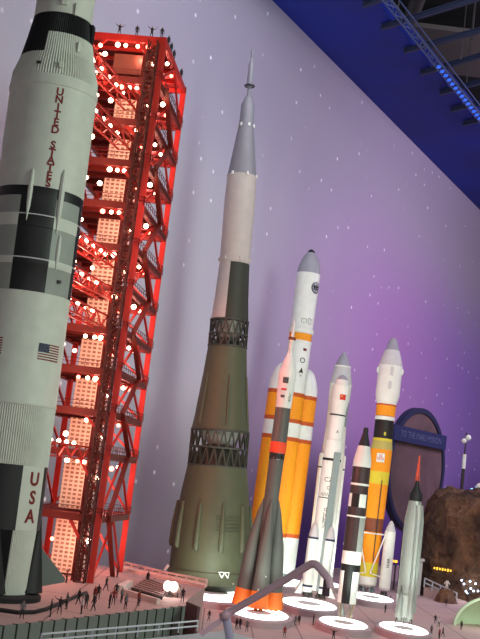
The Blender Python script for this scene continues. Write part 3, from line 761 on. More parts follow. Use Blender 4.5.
mb = MB(); z0, r0 = H.zr(560, 9.9); z1, r1 = H.zr(480, 10.6); mb.tube([cyl(.35, r0+.02, z0), cyl(.35, r1+.02, z1)], .012, 6); mb.build('cable_line', darksteel, H.o)
for x, y, w, h in ((.15, 372, 3.2, 9), (.1, 386, 3.2, 8)):
    z, r = H.zr(y, 12); mb = MB(); decal(mb, x, z, r, H.r(w, y), H.r(h, y), 0, .008); mb.build('access_panel', offwhite, H.o)
for a in (-1.35, 1.4):
    z, r = H.zr(371, 11.9); MB().sphere(cyl(a, r, z), .045, 10, sz=1.8).build('side_blister', white, H.o)
for s_ in (-1, 1):
    off = Vector((s_*H.r(17.6, 550), -.12, 0))
    bo = H.part('side_booster', [(587, 5.6), (585, 5.7), (532, 5.5), (529, 5.4), (521, 2.6), (518.5, .8)], [white, offwhite], [1, 0, 0, 1, 1], c=off, n=32)
    MB().lathe([(0, .1), (.1, .07)], 18, c=off+Vector((0, 0, H.zr(593)[0]))).build('engine_bell', darksteel, bo)
    mb = MB(); z1 = H.zr(533)[0]; z2 = H.zr(572)[0]
    mb.tube([(off.x*.75, off.y-.05, z1), (0, -.27, z1)], .016, 6); mb.tube([(off.x*.75, off.y-.08, z1), (off.x*.12, -.27, z2)], .016, 6); mb.tube([(off.x*.75, off.y-.08, z2-.06), (off.x*.12, -.27, z2)], .012, 6)
    mb.build('strut', white, bo)
H.o['label'] = 'orange and yellow banded rocket with broad white payload head and two white side boosters'
z, r = H.zr(560, 5.7); t_ = text('H-IIA', .1, inkgrey, H.o, 'lettering', (H.r(17.6, 550)+.03, -.12-r-.005, z), (PI/2, -PI/2, 0))

# ================================================================ BLACK AND WHITE ROCKET
TT = Rocket('rocket', (344.6, 620), (366.2, 427.5), 'dark rocket with white bands, chequered panels and a black capsule nose', zg=.14)
dk = mat('brushed_dark', (84, 70, 70), .35, .55)
TT.part('base_section', [(603, 9.3), (571, 9.6)], [white, black], lambda i, a: 1 if (-34 < a < 18 or a > 110 or a < -140) else 0, 60)
TT.part('black_ring', [(571, 9.6), (570.9, 9.7), (564, 9.7)], black)
TT.part('white_ring', [(564, 9.7), (551, 9.7)], white)
TT.part('first_stage', [(551, 9.5), (517, 9.4)], [dk, silver], lambda i, a: 1 if 25 < a < 130 else 0, 60)
TT.part('thin_ring', [(517, 9.6), (515.6, 9.7), (515.5, 9.4), (507, 9.3)], [white, white, black, dk], [0, 0, 3])
TT.part('chequered_ring', [(507, 9.3), (494, 9.2)], [white, black], lambda i, a: 1 if int((a+198)//52) % 2 else 0, 90)
TT.part('second_stage', [(494, 9.1), (485.6, 9), (485.5, 9.2), (483.4, 9.2), (483.3, 9), (467, 8.9)], [dk, white], [0, 0, 1, 1, 0])
TT.part('striped_collar', [(467, 9), (466, 9.2), (465, 9), (464, 9.2), (463, 9), (462, 9.2), (461, 9)], white)
TT.part('white_adapter', [(461, 8.9), (460, 8.9), (446, 6.1)], white)
TT.part('capsule', [(446, 5.9), (441, 4.6), (434, 2.8), (428.5, 2.5), (427.6, 1.8)], cone_black)
bells(TT, [(-.07, 0), (.07, 0)], .065, .2, TT.zr(616)[0], silver)
mb = MB(); zz = TT.zr(603)[0]; z0 = TT.zr(618)[0]
for x in (-.13, .13):
    for y in (-.1, .1): mb.bar((x*.6, y*.6, z0), (x, y, zz), .02)
mb.build('launch_stand', mat('stand_brass', (150, 130, 100), .5, .3), TT.o, False)
z, r = TT.zr(586, 9.4)
# ================================================================ SILVER ROCKET WITH RED ESCAPE TOWER
AT = Rocket('rocket', (403.6, 623), (419.8, 455), 'silver rocket with black capsule and thin red escape tower, rightmost rocket', zg=.14)
AT.part('booster_skirt', [(617, 8.6), (596, 9.7), (595, 10), (594, 9.9)], silver)
AT.part('main_tank', [(594, 9.2), (521, 8.9), (501, 6.3)], [silver, enggrey], lambda i, a: 0, 56)
AT.part('adapter', [(501, 6.3), (500.8, 6.5), (493.5, 6.5), (493, 6.2)], cone_black)
AT.part('capsule', [(493, 5.2), (486, 2.6), (483, 1.9), (481, 1.8)], cone_black)
mb = MB(); z0, r0 = AT.zr(481, 1.9); z1, r1 = AT.zr(464, .9)
for k in range(3): mb.bar(cyl(2*PI*k/3, r0, z0), cyl(2*PI*k/3, r1, z1), .014)
for j in range(5):
    za = z0+(z1-z0)*j/5; zb = z0+(z1-z0)*(j+1)/5; ra = r0+(r1-r0)*j/5; rb = r0+(r1-r0)*(j+1)/5
    for k in range(3): mb.bar(cyl(2*PI*k/3, ra, za), cyl(2*PI*(k+1)/3, rb, zb), .01)
esc = mb.build('escape_tower', mat('escape_red', (214, 84, 60), .5), AT.o, False)
MB().lathe(AT.prof([(476, 1.2), (464, 1.1), (457, .9), (455, .3)]), 12).build('escape_motor', mat('escape_red', (0, 0, 0)), esc)
z0, r0 = AT.zr(612, 9.4); z1, r1 = AT.zr(505, 7.6); zm, rm = AT.zr(521, 9)
for a, w in ((.5, .05), (1.0, .035)):
    MB().tube([cyl(a, r0+.02, z0), cyl(a, rm+.02, zm), cyl(a, r1, z1)], w, 8).build('cable_duct', silver, AT.o)
for x in (-1, 1):
    z0, r0 = AT.zr(617, 9); z1, _ = AT.zr(586, 9)
    MB().tube([(x*.1, -r0*.9, z0), (x*.1, -r0*1.0, z0+.3), (x*.1, -r0*.95, z1)], [.07, .05, .01], 10).build('vernier_pod', silver, AT.o)
bells(AT, [(-.09, 0), (0, 0), (.09, 0)], .05, .1, AT.zr(621)[0], silver)
mb = MB(); zz = AT.zr(616)[0]
for k in range(6): mb.bar(cyl(k*PI/3, .17, 0), cyl(k*PI/3, .15, zz), .015)
mb.build('launch_stand', darksteel, AT.o, False)

# ================================================================ GLOWING PEDESTALS
def pedestal(px, py, half, label, zt=.14, el=1.9, wg=.92, name='display_pedestal', extra=0):
    c = ground(px, py, zt); r = half/F*depth(c)
    o = empty(name, (c.x, c.y, 0), label, 'pedestal', None)
    MB().lathe([(0, r*1.10), (zt*.75, r*1.10), (zt*.82, r*1.06), (zt*.9, r*1.0)], 64, sy=el).build('plinth', pinkgrey, o)
    MB().lathe([(zt*.88, r*.96), (zt*.97, r*wg)], 64, sy=el).build('light_disc', glow, o)
    MB().lathe([(zt*.95, r*.42), (zt*1.0, r*.40)], 40, sy=el*.8).build('turntable', offwhite, o)
    sp = spot('pedestal_uplight', (c.x+r*.2, c.y-r*el*.9, .35), (c.x, c.y, 1.8), 120, (.84, 1, .88), 95)
    return o, c
pedestal(403.6, 627.5, 25, 'round white glowing pedestal under the silver rocket with red escape tower')
pedestal(343.5, 622, 25, 'round white glowing pedestal under the dark chequered rocket')
pedestal(309, 603, 29, 'round white glowing pedestal under the red-flag rocket')
pedestal(259, 612, 31, 'round white glowing pedestal under the grey rocket with orange skirts')
pedestal(371, 596.5, 23, 'round white glowing pedestal under the orange and yellow banded rocket')
pedestal(276, 580, 34, 'large white glowing pedestal under the orange and white triple rocket', .15, 1.5)
pedestal(324, 583, 17, 'white glowing pedestal under the wider pointed white rocket', .15)
pedestal(210, 591, 45, 'wide white glowing pedestal under the tall green rocket', .12, 2.0, .97)

# ================================================================ PLANET DISC SIGN
Dp = 33.0; pc = at(416, 470, Dp); pa = math.radians(90-36)
prm = Vector((math.cos(pa), math.sin(pa), 0)); pnr = Vector((prm.y, -prm.x, 0))
PS = empty('planet_sign', (pc.x, pc.y, 0), 'large round dark planet sign with navy rim and banner, behind the silver rocket', 'sign')
Rp = 62/F*depth(pc); hz = pc.z
rockm = mat('planet_surface', (92, 70, 74), .8, noise=.5, scale=1.2)
mb = MB(); n = 64; rotp = Matrix((prm, pnr*-1, Vector((0, 0, 1)))).transposed()
def discmesh(mb, R0_, R1_, y0, y1):
    b = len(mb.v)
    for k in range(n):
        a = 2*PI*k/n
        for R_, y in ((R0_, y0), (R1_, y0), (R1_, y1), (R0_, y1)): mb.v.append(rotp @ Vector((R_*math.cos(a), y, R_*math.sin(a)))+Vector((0, 0, hz)))
    for k in range(n):
        k2 = (k+1) % n
        for j in range(4): mb.f.append((b+k*4+j, b+k*4+(j+1) % 4, b+k2*4+(j+1) % 4, b+k2*4+j)); mb.m.append(0)
discmesh(mb, .001, Rp*.93, -.02, .1); mb.build('planet_disc', rockm, PS)
mb = MB(); discmesh(mb, Rp*.92, Rp, -.06, .14); mb.build('rim', navyblue, PS)
bz = at(412, 437, Dp).z
ban = MB().box((0, 0, 0), (Rp*1.86, .05, .42), 0).build('banner', mat('banner_navy', (26, 34, 84), .6), PS, False)
ban.location = Vector((0, 0, bz))+pnr*.12-prm*.14; ban.rotation_euler = (0, 0, math.atan2(prm.y, prm.x))
text('TO THE MARS MISSION', .25, mat('banner_letters', (84, 90, 130), .6), ban, 'lettering', (0, -.03, 0), (PI/2, 0, 0))
MB().box(Vector((0, 0, (hz-Rp)/2)), (.5, .2, hz-Rp+.3), 0, rotp).build('support_post', navyblue, PS, False)

# ================================================================ ROCK DOME
import mathutils
from mathutils import noise as mn
rc = at(478, 560, 31.0); rc.z = 0
rr = 62/F*31
mb = MB(); nu, nv = 90, 40
rm_ = bpy.data.materials.new('moon_rock'); rm_.use_nodes = True
def rocknodes(m):
    nt = m.node_tree; N_ = nt.nodes; L = nt.links; b = N_['Principled BSDF']; b.inputs['Roughness'].default_value = .9
    tc = N_.new('ShaderNodeTexCoord'); nz = N_.new('ShaderNodeTexNoise'); nz.inputs['Scale'].default_value = 1.6; nz.inputs['Detail'].default_value = 8; L.new(tc.outputs['Object'], nz.inputs['Vector'])
    rp = N_.new('ShaderNodeValToRGB'); e = rp.color_ramp.elements; e[0].position = .3; e[0].color = lin((44, 28, 22)); e[1].position = .7; e[1].color = lin((126, 92, 66)); L.new(nz.outputs['Fac'], rp.inputs['Fac']); L.new(rp.outputs['Color'], b.inputs['Base Color'])
    n2 = N_.new('ShaderNodeTexNoise'); n2.inputs['Scale'].default_value = 5; n2.inputs['Detail'].default_value = 8; L.new(tc.outputs['Object'], n2.inputs['Vector'])
    bp = N_.new('ShaderNodeBump'); bp.inputs['Strength'].default_value = 1.0; bp.inputs['Distance'].default_value = .3; L.new(n2.outputs['Fac'], bp.inputs['Height']); L.new(bp.outputs['Normal'], b.inputs['Normal'])
rocknodes(rm_)
htop = at(470, 491, 31.0).z
b0 = len(mb.v)
for j in range(nv+1):
    t = j/nv*PI/2
    for i in range(nu):
        a = 2*PI*i/nu; ex = math.cos(t)**.45; p = Vector((rr*1.10*ex*math.cos(a), rr*1.25*ex*math.sin(a), htop*math.sin(t)))
        dn = mn.fractal(p*2.2, .8, 2, 6)*.2; q = p*(1+dn*.32); q.z = max(-.02, q.z) if j == 0 else q.z; mb.v.append(q)
for j in range(nv):
    for i in range(nu):
        i2 = (i+1) % nu; mb.f.append((j*nu+i, j*nu+i2, (j+1)*nu+i2, (j+1)*nu+i)); mb.m.append(0)
rk = mb.build('rock_mound', rm_, None); rk.location = rc; tag(rk, 'big brown moon-rock mound with a row of small yellow windows', 'rock')
yw = mat('yellow_window_light', (255, 200, 70), .5, emis=1.6, ecol=(255, 186, 50))
for i in range(7):
    P = at(434.5+i*2.7, 568+i*.45, 29.0); o = None
    loc = P-rc
    MB().box(loc, (.032, .04, .045+.02*(i % 2))).build('lit_window', yw, rk, False)
# small yellow lit sign near the mound's left
for i, (px, py) in enumerate(((392.5, 561), (396, 561.5), (422, 556))):
    P = at(px, py, 30.5); o = MB().box((0, 0, 0), (.07, .05, .06)).build('marker_light', yw, None, False); o.location = P
    tag(o, ['small yellow marker light left of the silver rocket', 'small yellow marker light just beside the silver rocket', 'small yellow marker light right of the silver rocket by the steps'][i], 'lamp')
    s_ = MB().box((0, 0, -(P.z)/2), (.04, .04, P.z)).build('post', darksteel, o, False)
area('rock_warm', (9.5, 22, 3.2), (rc.x, rc.y, 1.2), .8, .8, 60, (1, .7, .45))

# antenna mast on the rock
Pa = at(461.3, 494, 31.0); Pt = at(466.4, 434, 31.0)
AM = empty('antenna_mast', (Pa.x, Pa.y, Pa.z-.1), 'thin antenna mast with small dish on top of the rock mound', 'antenna')
k_ = (Pt-Pa); 
MB().tube([Vector((0, 0, 0)), k_*.45+Vector((0, 0, .1))], .045, 8).build('lower_mast', darksteel, AM)
MB().tube([k_*.42+Vector((0, 0, .1)), k_*.66+Vector((0, 0, .1))], .05, 8).build('white_section', white, AM)
MB().tube([k_*.66+Vector((0, 0, .1)), k_*1.02+Vector((0, 0, .1))], .02, 8).build('upper_mast', darksteel, AM)
MB().sphere(k_*.93+Vector((.06, 0, .12)), .08, 10).build('dish', white, AM); MB().sphere(k_*.88+Vector((-.05, -.02, .1)), .07, 10).build('dish', white, AM)
P = at(472, 491, 30.6); o = MB().sphere((0, 0, 0), .07, 10).build('beacon_lamp', mat('blue_beacon', (120, 190, 255), .5, emis=5, ecol=(100, 180, 255)), None); o.location = P; tag(o, 'small blue-white beacon lamp on top of the rock mound', 'lamp')
MB().tube([(0, 0, -.4), (0, 0, 0)], .02, 6).build('post', darksteel, o)
P = at(480, 488, 30.6); o = MB().sphere((0, 0, 0), .13, 14).build('globe_tank', white, None); o.location = P; tag(o, 'white globe on top of the rock mound at the right edge', 'globe')
MB().tube([(0, 0, -.5), (0, 0, -.1)], .03, 6).build('post', darksteel, o)

# steps rail on the right: sloped white fence
def fence(name, pts, h, m, label, npost, cat='fence', bars=2, w=.03):
    o = empty(name, pts[0], label, cat); base = pts[0]
    mb = MB()
    for b in range(bars):
        zz = h*(b+1)/bars
        for p, q in zip(pts[:-1], pts[1:]): mb.bar(p-base+Vector((0, 0, zz)), q-base+Vector((0, 0, zz)), w)
    mb.build('rail', m, o, False)
    tot = sum((q-p).length for p, q in zip(pts[:-1], pts[1:])); k = 0
    for i in range(npost+1):
        s = tot*i/npost; acc = 0
        for p, q in zip(pts[:-1], pts[1:]):
            l = (q-p).length
            if s <= acc+l+1e-6:
                c = p+(q-p)*((s-acc)/l); break
            acc += l
        MB().bar(c-base, c-base+Vector((0, 0, h)), w).build('post', m, o, False)
    return o
ramp = [at(425, 590, 30.0), at(425, 578, 30.0), at(456, 600, 27.6)]
fp = [at(424, 587, 29.5), at(456, 604, 28.6)]
for p in fp: pass
ra = Vector((fp[0].x, fp[0].y, 0)); rb_ = Vector((fp[1].x, fp[1].y, 0)); dq = (rb_-ra).normalized()
back = Vector((-dq.y, dq.x, 0))*.9
mb = MB(); za, zb = fp[0].z, max(.03, fp[1].z)
tops = [ra+Vector((0, 0, za)), rb_+Vector((0, 0, zb)), rb_+back+Vector((0, 0, zb)), ra+back+Vector((0, 0, za))]; dns = [Vector((p.x, p.y, 0)) for p in tops]
mb.quad(tops); mb.quad(dns[::-1])
for i in range(4): mb.quad([dns[i], dns[(i+1) % 4], tops[(i+1) % 4], tops[i]])
tag(mb.build('ramp', pinkconc, None, False), 'sloping concrete ramp beside the rock mound', 'ramp')
fence('ramp_railing', [tops[0], tops[1]], .22, railgrey, 'white sloping railing along the ramp right of the silver rocket', 4)
P = ground(423, 583, 0)
mb = MB(); mb.box((0, 0, za/2+.3), (.35, .35, za+.6)); mb.box((0, 0, za+.65), (.42, .42, .06))
o = mb.build('lander_stand', offwhite, None, False); o.location = (ra.x-.25, ra.y+.25, 0); tag(o, 'small pale block tower at the top of the ramp beside the silver rocket', 'tower')

# white curved wall at the lower right
cw = ground(500, 631, 0)
cwl = Vector((cw.x, cw.y, 0)); Rc = 47/F*depth(cw); Hc = 34/F*depth(cw)
mb = MB(); nu_, nv_ = 36, 12
for sh in (1.0, .94):
    for j in range(nv_+1):
        t = j/nv_*PI/2
        for k in range(nu_+1):
            a = PI*k/nu_; mb.v.append(Vector((Rc*sh*math.cos(t)*math.cos(a), .9*Rc*sh*math.cos(t)*math.sin(a), Hc*sh*math.sin(t))))
W_ = nu_+1; Q = (nv_+1)*W_
for o_ in (0, Q):
    for j in range(nv_):
        for k in range(nu_): mb.f.append((o_+j*W_+k, o_+j*W_+k+1, o_+(j+1)*W_+k+1, o_+(j+1)*W_+k)); mb.m.append(0)
for j in range(nv_):
    for k in (0, nu_): mb.f.append((j*W_+k, (j+1)*W_+k, Q+(j+1)*W_+k, Q+j*W_+k)); mb.m.append(0)
o = mb.build('shell_canopy', mat('pale_green_white', (204, 222, 192), .6), None); o.location = cwl; tag(o, 'pale quarter-dome shell with a lit green-white inside at the lower right corner', 'canopy')
point('court_light', (cwl.x-.1, cwl.y-.5, .7), 14, (.8, 1, .75), .1)

# cluster of blue-white globes (small lit tree)
P = ground(468, 604, 0)
LT = empty('globe_lamp_tree', P, 'cluster of bright blue-white globe lamps on a thin post before the rock', 'lamp')
MB().tube([(0, 0, 0), (0, 0, .38)], .015, 6).build('post', darksteel, LT)
gl = mat('blue_white_globe', (230, 240, 255), .5, emis=3.5, ecol=(200, 225, 255))
for dx, dy, dz in ((0, 0, .50), (-.1, 0, .42), (.1, .02, .46), (-.06, -.03, .32), (.07, -.03, .35), (-.14, .03, .5), (.15, 0, .36), (.02, -.02, .4), (-.02, .04, .28)):
    mb = MB(); mb.sphere((dx*1.45, dy, dz+(.05 if dz > .4 else -.02)), .026, 8); mb.build('globe', gl, LT); MB().tube([(0, 0, .25), (dx*1.45, dy, dz)], .004, 5).build('stem', darksteel, LT)
point('globe_tree_light', P+Vector((0, -.15, .5)), 5, (.8, .9, 1))

# ================================================================ FIGURES
def skin_mesh(joints, edges, mats_f, name):
    me = bpy.data.meshes.new(name); me.from_pydata([j[0] for j in joints], edges, [])
    ob = bpy.data.objects.new('s', me); COL.objects.link(ob)
    sk = ob.modifiers.new('k', 'SKIN'); me.skin_vertices[0].data[0].use_root = True
    for i, j in enumerate(joints): me.skin_vertices[0].data[i].radius = (j[1], j[1]*.8)
    sb_ = ob.modifiers.new('s', 'SUBSURF'); sb_.levels = 1; sb_.render_levels = 1
    dg = bpy.context.evaluated_depsgraph_get(); dg.update()
    out = bpy.data.meshes.new_from_object(ob.evaluated_get(dg)); bpy.data.objects.remove(ob)
    out.name = name; out.materials.clear()
    for m in mats_f: out.materials.append(m)
    for p in out.polygons:
        z = p.center.z; x = abs(p.center.x)
        p.material_index = 0 if z < .083 else (2 if z > .148 else 1)
        if z > .163: p.material_index = 3
        p.use_smooth = True
    return out
def person_mesh(pose, shirt, name):
    # 1:10 figure, 0.17 high, facing -Y
    st = {'stand': (.016, 0), 'stride': (.012, .028), 'arms': (.018, 0), 'point': (.014, .01)}[pose]
    sx, sy = st
    J = [((0, 0, .088), .015), ((0, 0, .105), .0145), ((0, 0, .132), .0165), ((0, 0, .145), .007), ((0, -.001, .157), .0105), ((0, -.001, .168), .008)]
    E = [(0, 1), (1, 2), (2, 3), (3, 4), (4, 5)]
    def add(p, r, parent): J.append((p, r)); E.append((parent, len(J)-1)); return len(J)-1
    for s in (-1, 1):
        h = add((s*.009, 0, .083), .0095, 0); k = add((s*sx*.8, -s*sy*.55-.002, .046), .007, h); f = add((s*sx, -s*sy*(1 if s > 0 else .9)+.004, .008), .0048, k); add((s*sx*1.1, -s*sy-.012, .004), .004, f)
        sh = add((s*.02, 0, .136), .0065, 2)
        if pose == 'arms': e = add((s*.046, 0, .142), .005, sh); w = add((s*.062, -.004, .165), .004, e)
        elif pose == 'point' and s > 0: e = add((s*.03, -.022, .134), .005, sh); w = add((s*.032, -.048, .14), .004, e)
        else: e = add((s*.026, .004+s*sy*.3, .108), .0052, sh); w = add((s*.025, -.006+s*sy*.4, .082), .004, e)
        add((J[w][0][0], J[w][0][1]-.003, J[w][0][2]+(-.009 if pose not in ('arms',) or s < 0 else .008)), .0038, w)
    return skin_mesh(J, E, [figdark, shirt, figskin, figdark], name)
cache = {}
posew = {'stand': 'standing', 'stride': 'walking', 'arms': 'with raised arms', 'point': 'pointing ahead'}
shw = ['dark', 'grey', 'white', 'red']
def person(loc, pose, sh, label, group=None, rz=0):
    key = (pose, sh)
    if key not in cache: cache[key] = person_mesh(pose, figshirts[sh], 'person')
    o = bpy.data.objects.new('person', cache[key]); COL.objects.link(o); o.location = loc; o.rotation_euler = (0, 0, rz); o.scale = (1.1, 1.1, 1.12)
    tag(o, label, 'person', group); return o
P_T = [ # px, py, pose, shirt, label
 (21.5, 619, 'stand', 1, 'model person standing alone near the terrace edge at far left, below the striped rocket'),
 (50, 617, 'stand', 0, 'dark model person, leftmost of the crowd along the terrace edge'),
 (59, 614.5, 'arms', 0, 'dark model person second from left in the terrace crowd, elbows raised'),
 (66, 609.5, 'stand', 1, 'grey model person third from left in the terrace crowd'),
 (78, 604.5, 'stride', 0, 'dark model person walking just below the foot of the red tower'),
 (81, 614, 'stand', 2, 'model person in white shirt at the terrace edge'),
 (85.5, 609, 'stand', 0, 'dark model person directly behind the white-shirted one'),
 (93, 611, 'stride', 0, 'dark model person walking right of the white-shirted one'),
 (94, 602, 'stand', 3, 'model person standing just right of the tower mast foot'),
 (97.5, 600, 'stand', 0, 'taller dark model person right of the tower foot'),
 (105.5, 591, 'stride', 0, 'dark model person striding between tower foot and the white lip'),
 (109, 608.5, 'stand', 0, 'dark model person at the middle of the terrace crowd, near the edge'),
 (113, 605, 'stand', 3, 'model person in red behind the middle of the terrace crowd'),
 (115.5, 598, 'stand', 0, 'dark model person standing left of the long pale beam'),
 (121, 603, 'stand', 1, 'grey model person in front of the long pale beam'),
 (125, 609.5, 'stand', 1, 'grey model person at terrace edge, right end of the crowd'),
 (138, 606, 'stand', 3, 'red-tinted model person standing before the pale beam, right of the crowd'),
 (147, 584.5, 'stand', 0, 'dark model person at the top of the slatted ramp'),
 (177, 597.5, 'stride', 0, 'dark model person beside the bright twin globe lamp'),
 (182, 602.5, 'stand', 0, 'dark model person standing near the terrace end wall'),
 (117, 577.5, 'stand', 3, 'model person at the rear foot of the red tower'),
 (66, 583, 'arms', 3, 'red-lit model person near the fin of the striped rocket'),
]
for i, (x, y, p, s, l) in enumerate(P_T): person(ground(x, y, ZR+.002), p, s, l, None, random.uniform(-1.5, 1.5))
P_F = [
 (194.5, 600, 'stand', 3, 'red-tinted model person left of the green rocket pedestal'),
 (208.5, 621, 'stride', 0, 'dark model person walking on the pink floor, left of the handrail post'),
 (236, 629.5, 'stand', 0, 'dark model person, left of the pair beside the handrail post'),
 (239.5, 629.5, 'stand', 0, 'dark model person, right of the pair beside the handrail post'),
 (246.5, 632, 'stand', 1, 'model person on the panelled floor in front of the orange-skirt rocket pedestal'),
 (295, 626, 'stand', 1, 'grey model person, left of the two between the front pedestals'),
 (298.5, 625.5, 'stand', 0, 'dark model person, right of the two between the front pedestals'),
 (313, 625, 'arms', 0, 'dark model person at the left rim of the chequered rocket pedestal'),
 (284, 638, 'stand', 3, 'reddish model person low in front of the orange-skirt rocket'),
 (333, 641, 'arms', 0, 'dark model person with arms out in front of the chequered rocket'),
 (446, 606, 'stand', 0, 'dark model person beneath the sloping white railing'),
 (467.5, 606, 'stand', 0, 'dark model person just below the cluster of globe lamps'),
 (461, 630, 'stand', 0, 'dark model person outside the pale curved wall'),
 (435, 624, 'stand', 0, 'dark model person, upper left of the group right of the silver rocket'),
 (438.5, 627, 'stand', 2, 'white-shirted model person in the group right of the silver rocket'),
 (431, 635, 'stand', 1, 'grey model person nearest the silver rocket pedestal'),
 (439, 639, 'stand', 3, 'reddish model person at the bottom edge right of the silver rocket'),
 (442.5, 637, 'stride', 0, 'dark model person walking at the bottom edge right of the silver rocket'),
 (385, 613, 'stand', 0, 'dark model person between the silver and the chequered rockets'),
 (390, 603, 'stand', 0, 'dark model person at the right rim of the banded rocket pedestal'),
]
for i, (x, y, p, s, l) in enumerate(P_F): person(ground(x, y, .002), p, s, l, None, random.uniform(-1.5, 1.5))
# on the tower roof
ztp = C1.z+ZTOP+.0
for x, b, p, l in ((121, .68, 'arms', 'dark figure waving on the tower roof, leftmost'), (138, .42, 'stand', 'dark figure standing on the tower roof, second from left'), (151, .2, 'arms', 'dark figure with arms out on the tower roof near the corner'), (160, .05, 'stand', 'dark figure at the near corner of the tower roof')):
    person(C1+T(.04, b, ZTOP-.01), p, 0, l, None, .3)
for a, l in ((.35, 'nearest dark figure along the right edge of the tower roof'), (.62, 'second dark figure along the right edge of the tower roof'), (.9, 'third dark figure along the right edge of the tower roof'), (1.7, 'farthest dark figure along the right edge of the tower roof')):
    person(C1+T(a, .0, ZTOP-.0), 'stand', 0, l, None, .8)
# astronaut on the rock
P = at(446.5, 589, 28.6)
sm = mat('suit_white', (214, 210, 204), .7); vis = mat('visor_dark', (30, 26, 30), .3)
J = [((0, 0, .19), .06), ((0, 0, .28), .07), ((0, 0, .34), .045), ((0, 0, .40), .055), ((.035, 0, .14), .035), ((.05, 0, .03), .03), ((-.035, 0, .14), .035), ((-.05, 0, .03), .03), ((.1, 0, .28), .028), ((.12, -.03, .19), .024), ((-.1, 0, .28), .028), ((-.12, -.03, .19), .024)]
E = [(0, 1), (1, 2), (2, 3), (0, 4), (4, 5), (0, 6), (6, 7), (1, 8), (8, 9), (1, 10), (10, 11)]
me = skin_mesh(J, E, [sm], 'person')
for p in me.polygons: p.material_index = 0
o = bpy.data.objects.new('person', me); COL.objects.link(o); o.location = P; o.scale = (.55, .55, .55); tag(o, 'person in bulky white space suit standing on a ledge before the rock', 'person')
MB().sphere((0, -.035, .405), .04, 12).build('visor', vis, o)
lg = MB().lathe([(-P.z, .3), (-P.z*.5, .22), (-.02, .16), (0, .13)], 9, rib=.12).build('rock_ledge', rm_, None); lg.location = P; tag(lg, 'brown rock ledge carrying the white-suited figure', 'rock')

# ================================================================ TERRACE DETAILS
# slatted ramp pit
q = [g(131, 590.5), g(146, 582), g(167, 589.5), g(162, 600)]
hb = MB(); base = q[0]
zz = [.03, .06, .06, .03]
tp = [Vector((p.x, p.y, ZR+h)) for p, h in zip(q, zz)]; dn = [Vector((p.x, p.y, ZR+.001)) for p in q]
RP = empty('slatted_ramp', q[0], 'dark slatted ramp with pale slats on the terrace left of the twin globe lamp', 'ramp')
mb = MB(); tl = [p-q[0] for p in tp]; dl = [p-q[0] for p in dn]
mb.quad(tl); mb.quad(dl[::-1])
for i in range(4): mb.quad([dl[i], dl[(i+1) % 4], tl[(i+1) % 4], tl[i]])
mb.build('ramp_bed', mat('ramp_dark', (44, 30, 34), .8), RP, False)
for i in range(7):
    t = (i+.5)/7; a = tl[0].lerp(tl[1], t); b = tl[3].lerp(tl[2], t); MB().bar(a+Vector((0, 0, .01)), b+Vector((0, 0, .01)), .02, .012).build('slat', pinkconc, RP, False)
for i, (x0, y0, x1, y1, h, l) in enumerate(((122, 594, 158, 604.5, .05, 'long low pale beam lying in front of the slatted ramp'), (119, 592, 129.5, 586.5, .08, 'short raised pale lip left of the slatted ramp'))):
    a = g(x0, y0); b = g(x1, y1); mb = MB(); mb.bar(a-a+Vector((0, 0, h/2)), b-a+Vector((0, 0, h/2)), h, .09); o = mb.build('low_kerb', mat('pale_kerb', (222, 196, 190), .7), None, False); o.location = a; tag(o, l, 'kerb')
# twin globe lamp
P = g(169, 597)
GL = empty('globe_lamp', P, 'bright white twin globe lamp at the right of the slatted ramp', 'lamp')
MB().lathe([(0, .05), (.02, .05), (.03, .02), (.08, .02)], 16).build('lamp_base', darksteel, GL)
wgl = mat('white_globe', (255, 250, 240), .5, emis=7, ecol=(255, 245, 230))
MB().sphere((-.035, -.02, .14), .055, 14, sz=1.2).build('globe', wgl, GL); MB().sphere((.045, -.02, .14), .055, 14, sz=1.2).build('globe', wgl, GL)
MB().sphere((.06, .08, .10), .09, 16).build('shade', pinkconc, GL)
point('globe_lamp_light', P+Vector((0, -.15, .25)), 3, (1, .9, .85), .05)
# barrier at the rear edge of terrace
fence('terrace_barrier', [g(124, 568.8), g(165, 579), g(206, 587)], .10, mat('barrier_pale', (224, 190, 184), .7), 'low pale barrier along the rear edge of the terrace before the green rocket', 10, 'barrier', 2, .03)
tag(slab([g(122, 570.5), g(205, 588.5), g(206, 587), g(124, 568.4)], ZR, ZR+.045).build('barrier_kerb', mat('barrier_pale', (0, 0, 0)), None, False), 'pale kerb under the rear terrace barrier', 'kerb')
# dark cable barrier curve
cv = [(-30, 609), (0, 612), (18, 614.5), (34, 614), (46, 611), (60, 605), (74, 599), (86, 594.5)]
mb = MB(); a0_ = g(*cv[0]); mb.tube([g(x, y)-a0_+Vector((0, 0, .022)) for x, y in cv], .022, 8); o = mb.build('cable_track', mat('track_black', (24, 20, 26), .6), None); o.location = a0_; tag(o, 'black cable track curving over the terrace from striped rocket to tower', 'cable')

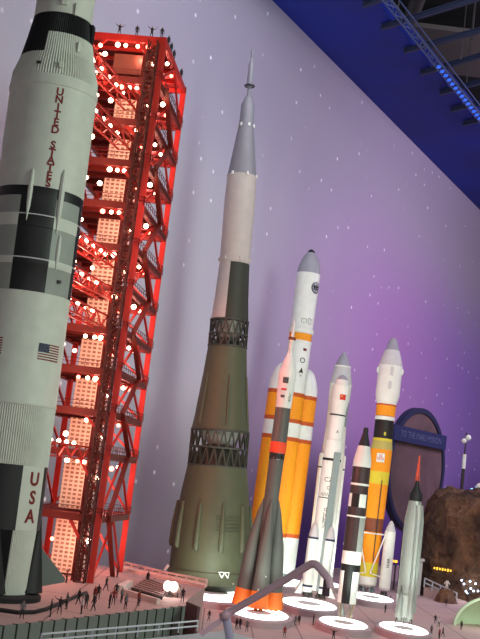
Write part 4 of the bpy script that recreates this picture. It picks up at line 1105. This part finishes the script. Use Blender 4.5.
# ================================================================ FOREGROUND RAILINGS
ZF = 1.25
A_, B_, C_ = ground(20, 651.5, ZF), ground(226, 630.5, ZF), ground(266, 642, ZF)
fl = Vector((B_.x, B_.y-1.6, ZF))
struct('wall_front', slab([Vector((A_.x-.8, A_.y-.8, ZF)), Vector((B_.x-1.0, B_.y-1.9, ZF)), C_, B_, A_], 0, ZF), mat('balcony_grey', (196, 194, 200), .7))
ra_ = ground(40, 646.5, ZF); rb2 = ground(197, 631, ZF)
fence('balcony_railing', [ra_, rb2], .075, railgrey, 'light grey two-bar railing along the bottom left corner in front of the terrace', 7, 'railing', 2, .010)
# handrail
DH = 5.0
HR = empty('handrail', at(228, 700, DH), 'grey-mauve tubular handrail with bent end crossing in front of the rockets', 'handrail')
o0 = Vector(HR.location)
path = [(190, 634), (222, 616.5), (270, 589), (306, 567), (311, 564.3), (315.5, 564.5), (319, 567.5), (326, 576), (329, 581), (330.5, 588)]
def catm(pts, n=6):
    out = []
    for i in range(len(pts)-1):
        p0 = pts[max(i-1, 0)]; p1 = pts[i]; p2 = pts[i+1]; p3 = pts[min(i+2, len(pts)-1)]
        for k in range(n):
            t = k/n; out.append(.5*((2*p1)+(-p0+p2)*t+(2*p0-5*p1+4*p2-p3)*t*t+(-p0+3*p1-3*p2+p3)*t**3))
    out.append(pts[-1]); return out
pts3 = [at(x, y, DH-(x-228)*.004)-o0 for x, y in path]
pts3 = pts3[1:]
MB().tube(catm(pts3, 5), .0158, 14).build('rail_tube', handm, HR)
a = at(201, 634, DH+.02)-o0; b = at(226, 617, DH+.01)-o0; MB().bar(a, b, .03, .022).build('rail_sleeve', handm, HR, False)
MB().tube([at(226, 616, DH)-o0, at(231, 645, DH)-o0, at(236, 700, DH)-o0], .018, 14).build('post', handp, HR)
MB().sphere(at(226.5, 614.5, DH-.03)-o0, .022, 12).build('joint_cap', handm, HR)
MB().tube([at(327, 577, DH-.4)-o0, at(325.5, 596, DH-.4)-o0], [.012, .016], 10).build('end_bracket', mat('bracket_dark', (84, 62, 72), .5), HR)

# ================================================================ GROUPS OF REPEATS
for o in list(COL.objects):
    if o.parent or not o.get('category'): continue
    l = o['label']
    if o['category'] == 'rocket': o['group'] = 'large model rockets on display'
    elif o['category'] == 'pedestal': o['group'] = 'white glowing pedestals under the rockets'
    elif o['category'] == 'person' and 'space suit' not in l:
        o['group'] = 'dark figures on the tower roof' if 'roof' in l else ('small model people on the pink terrace' if o.location.z > .5 else 'small model people on the lower floor')
    elif o.name.startswith('marker_light'): o['group'] = 'small yellow marker lights behind the silver rocket'
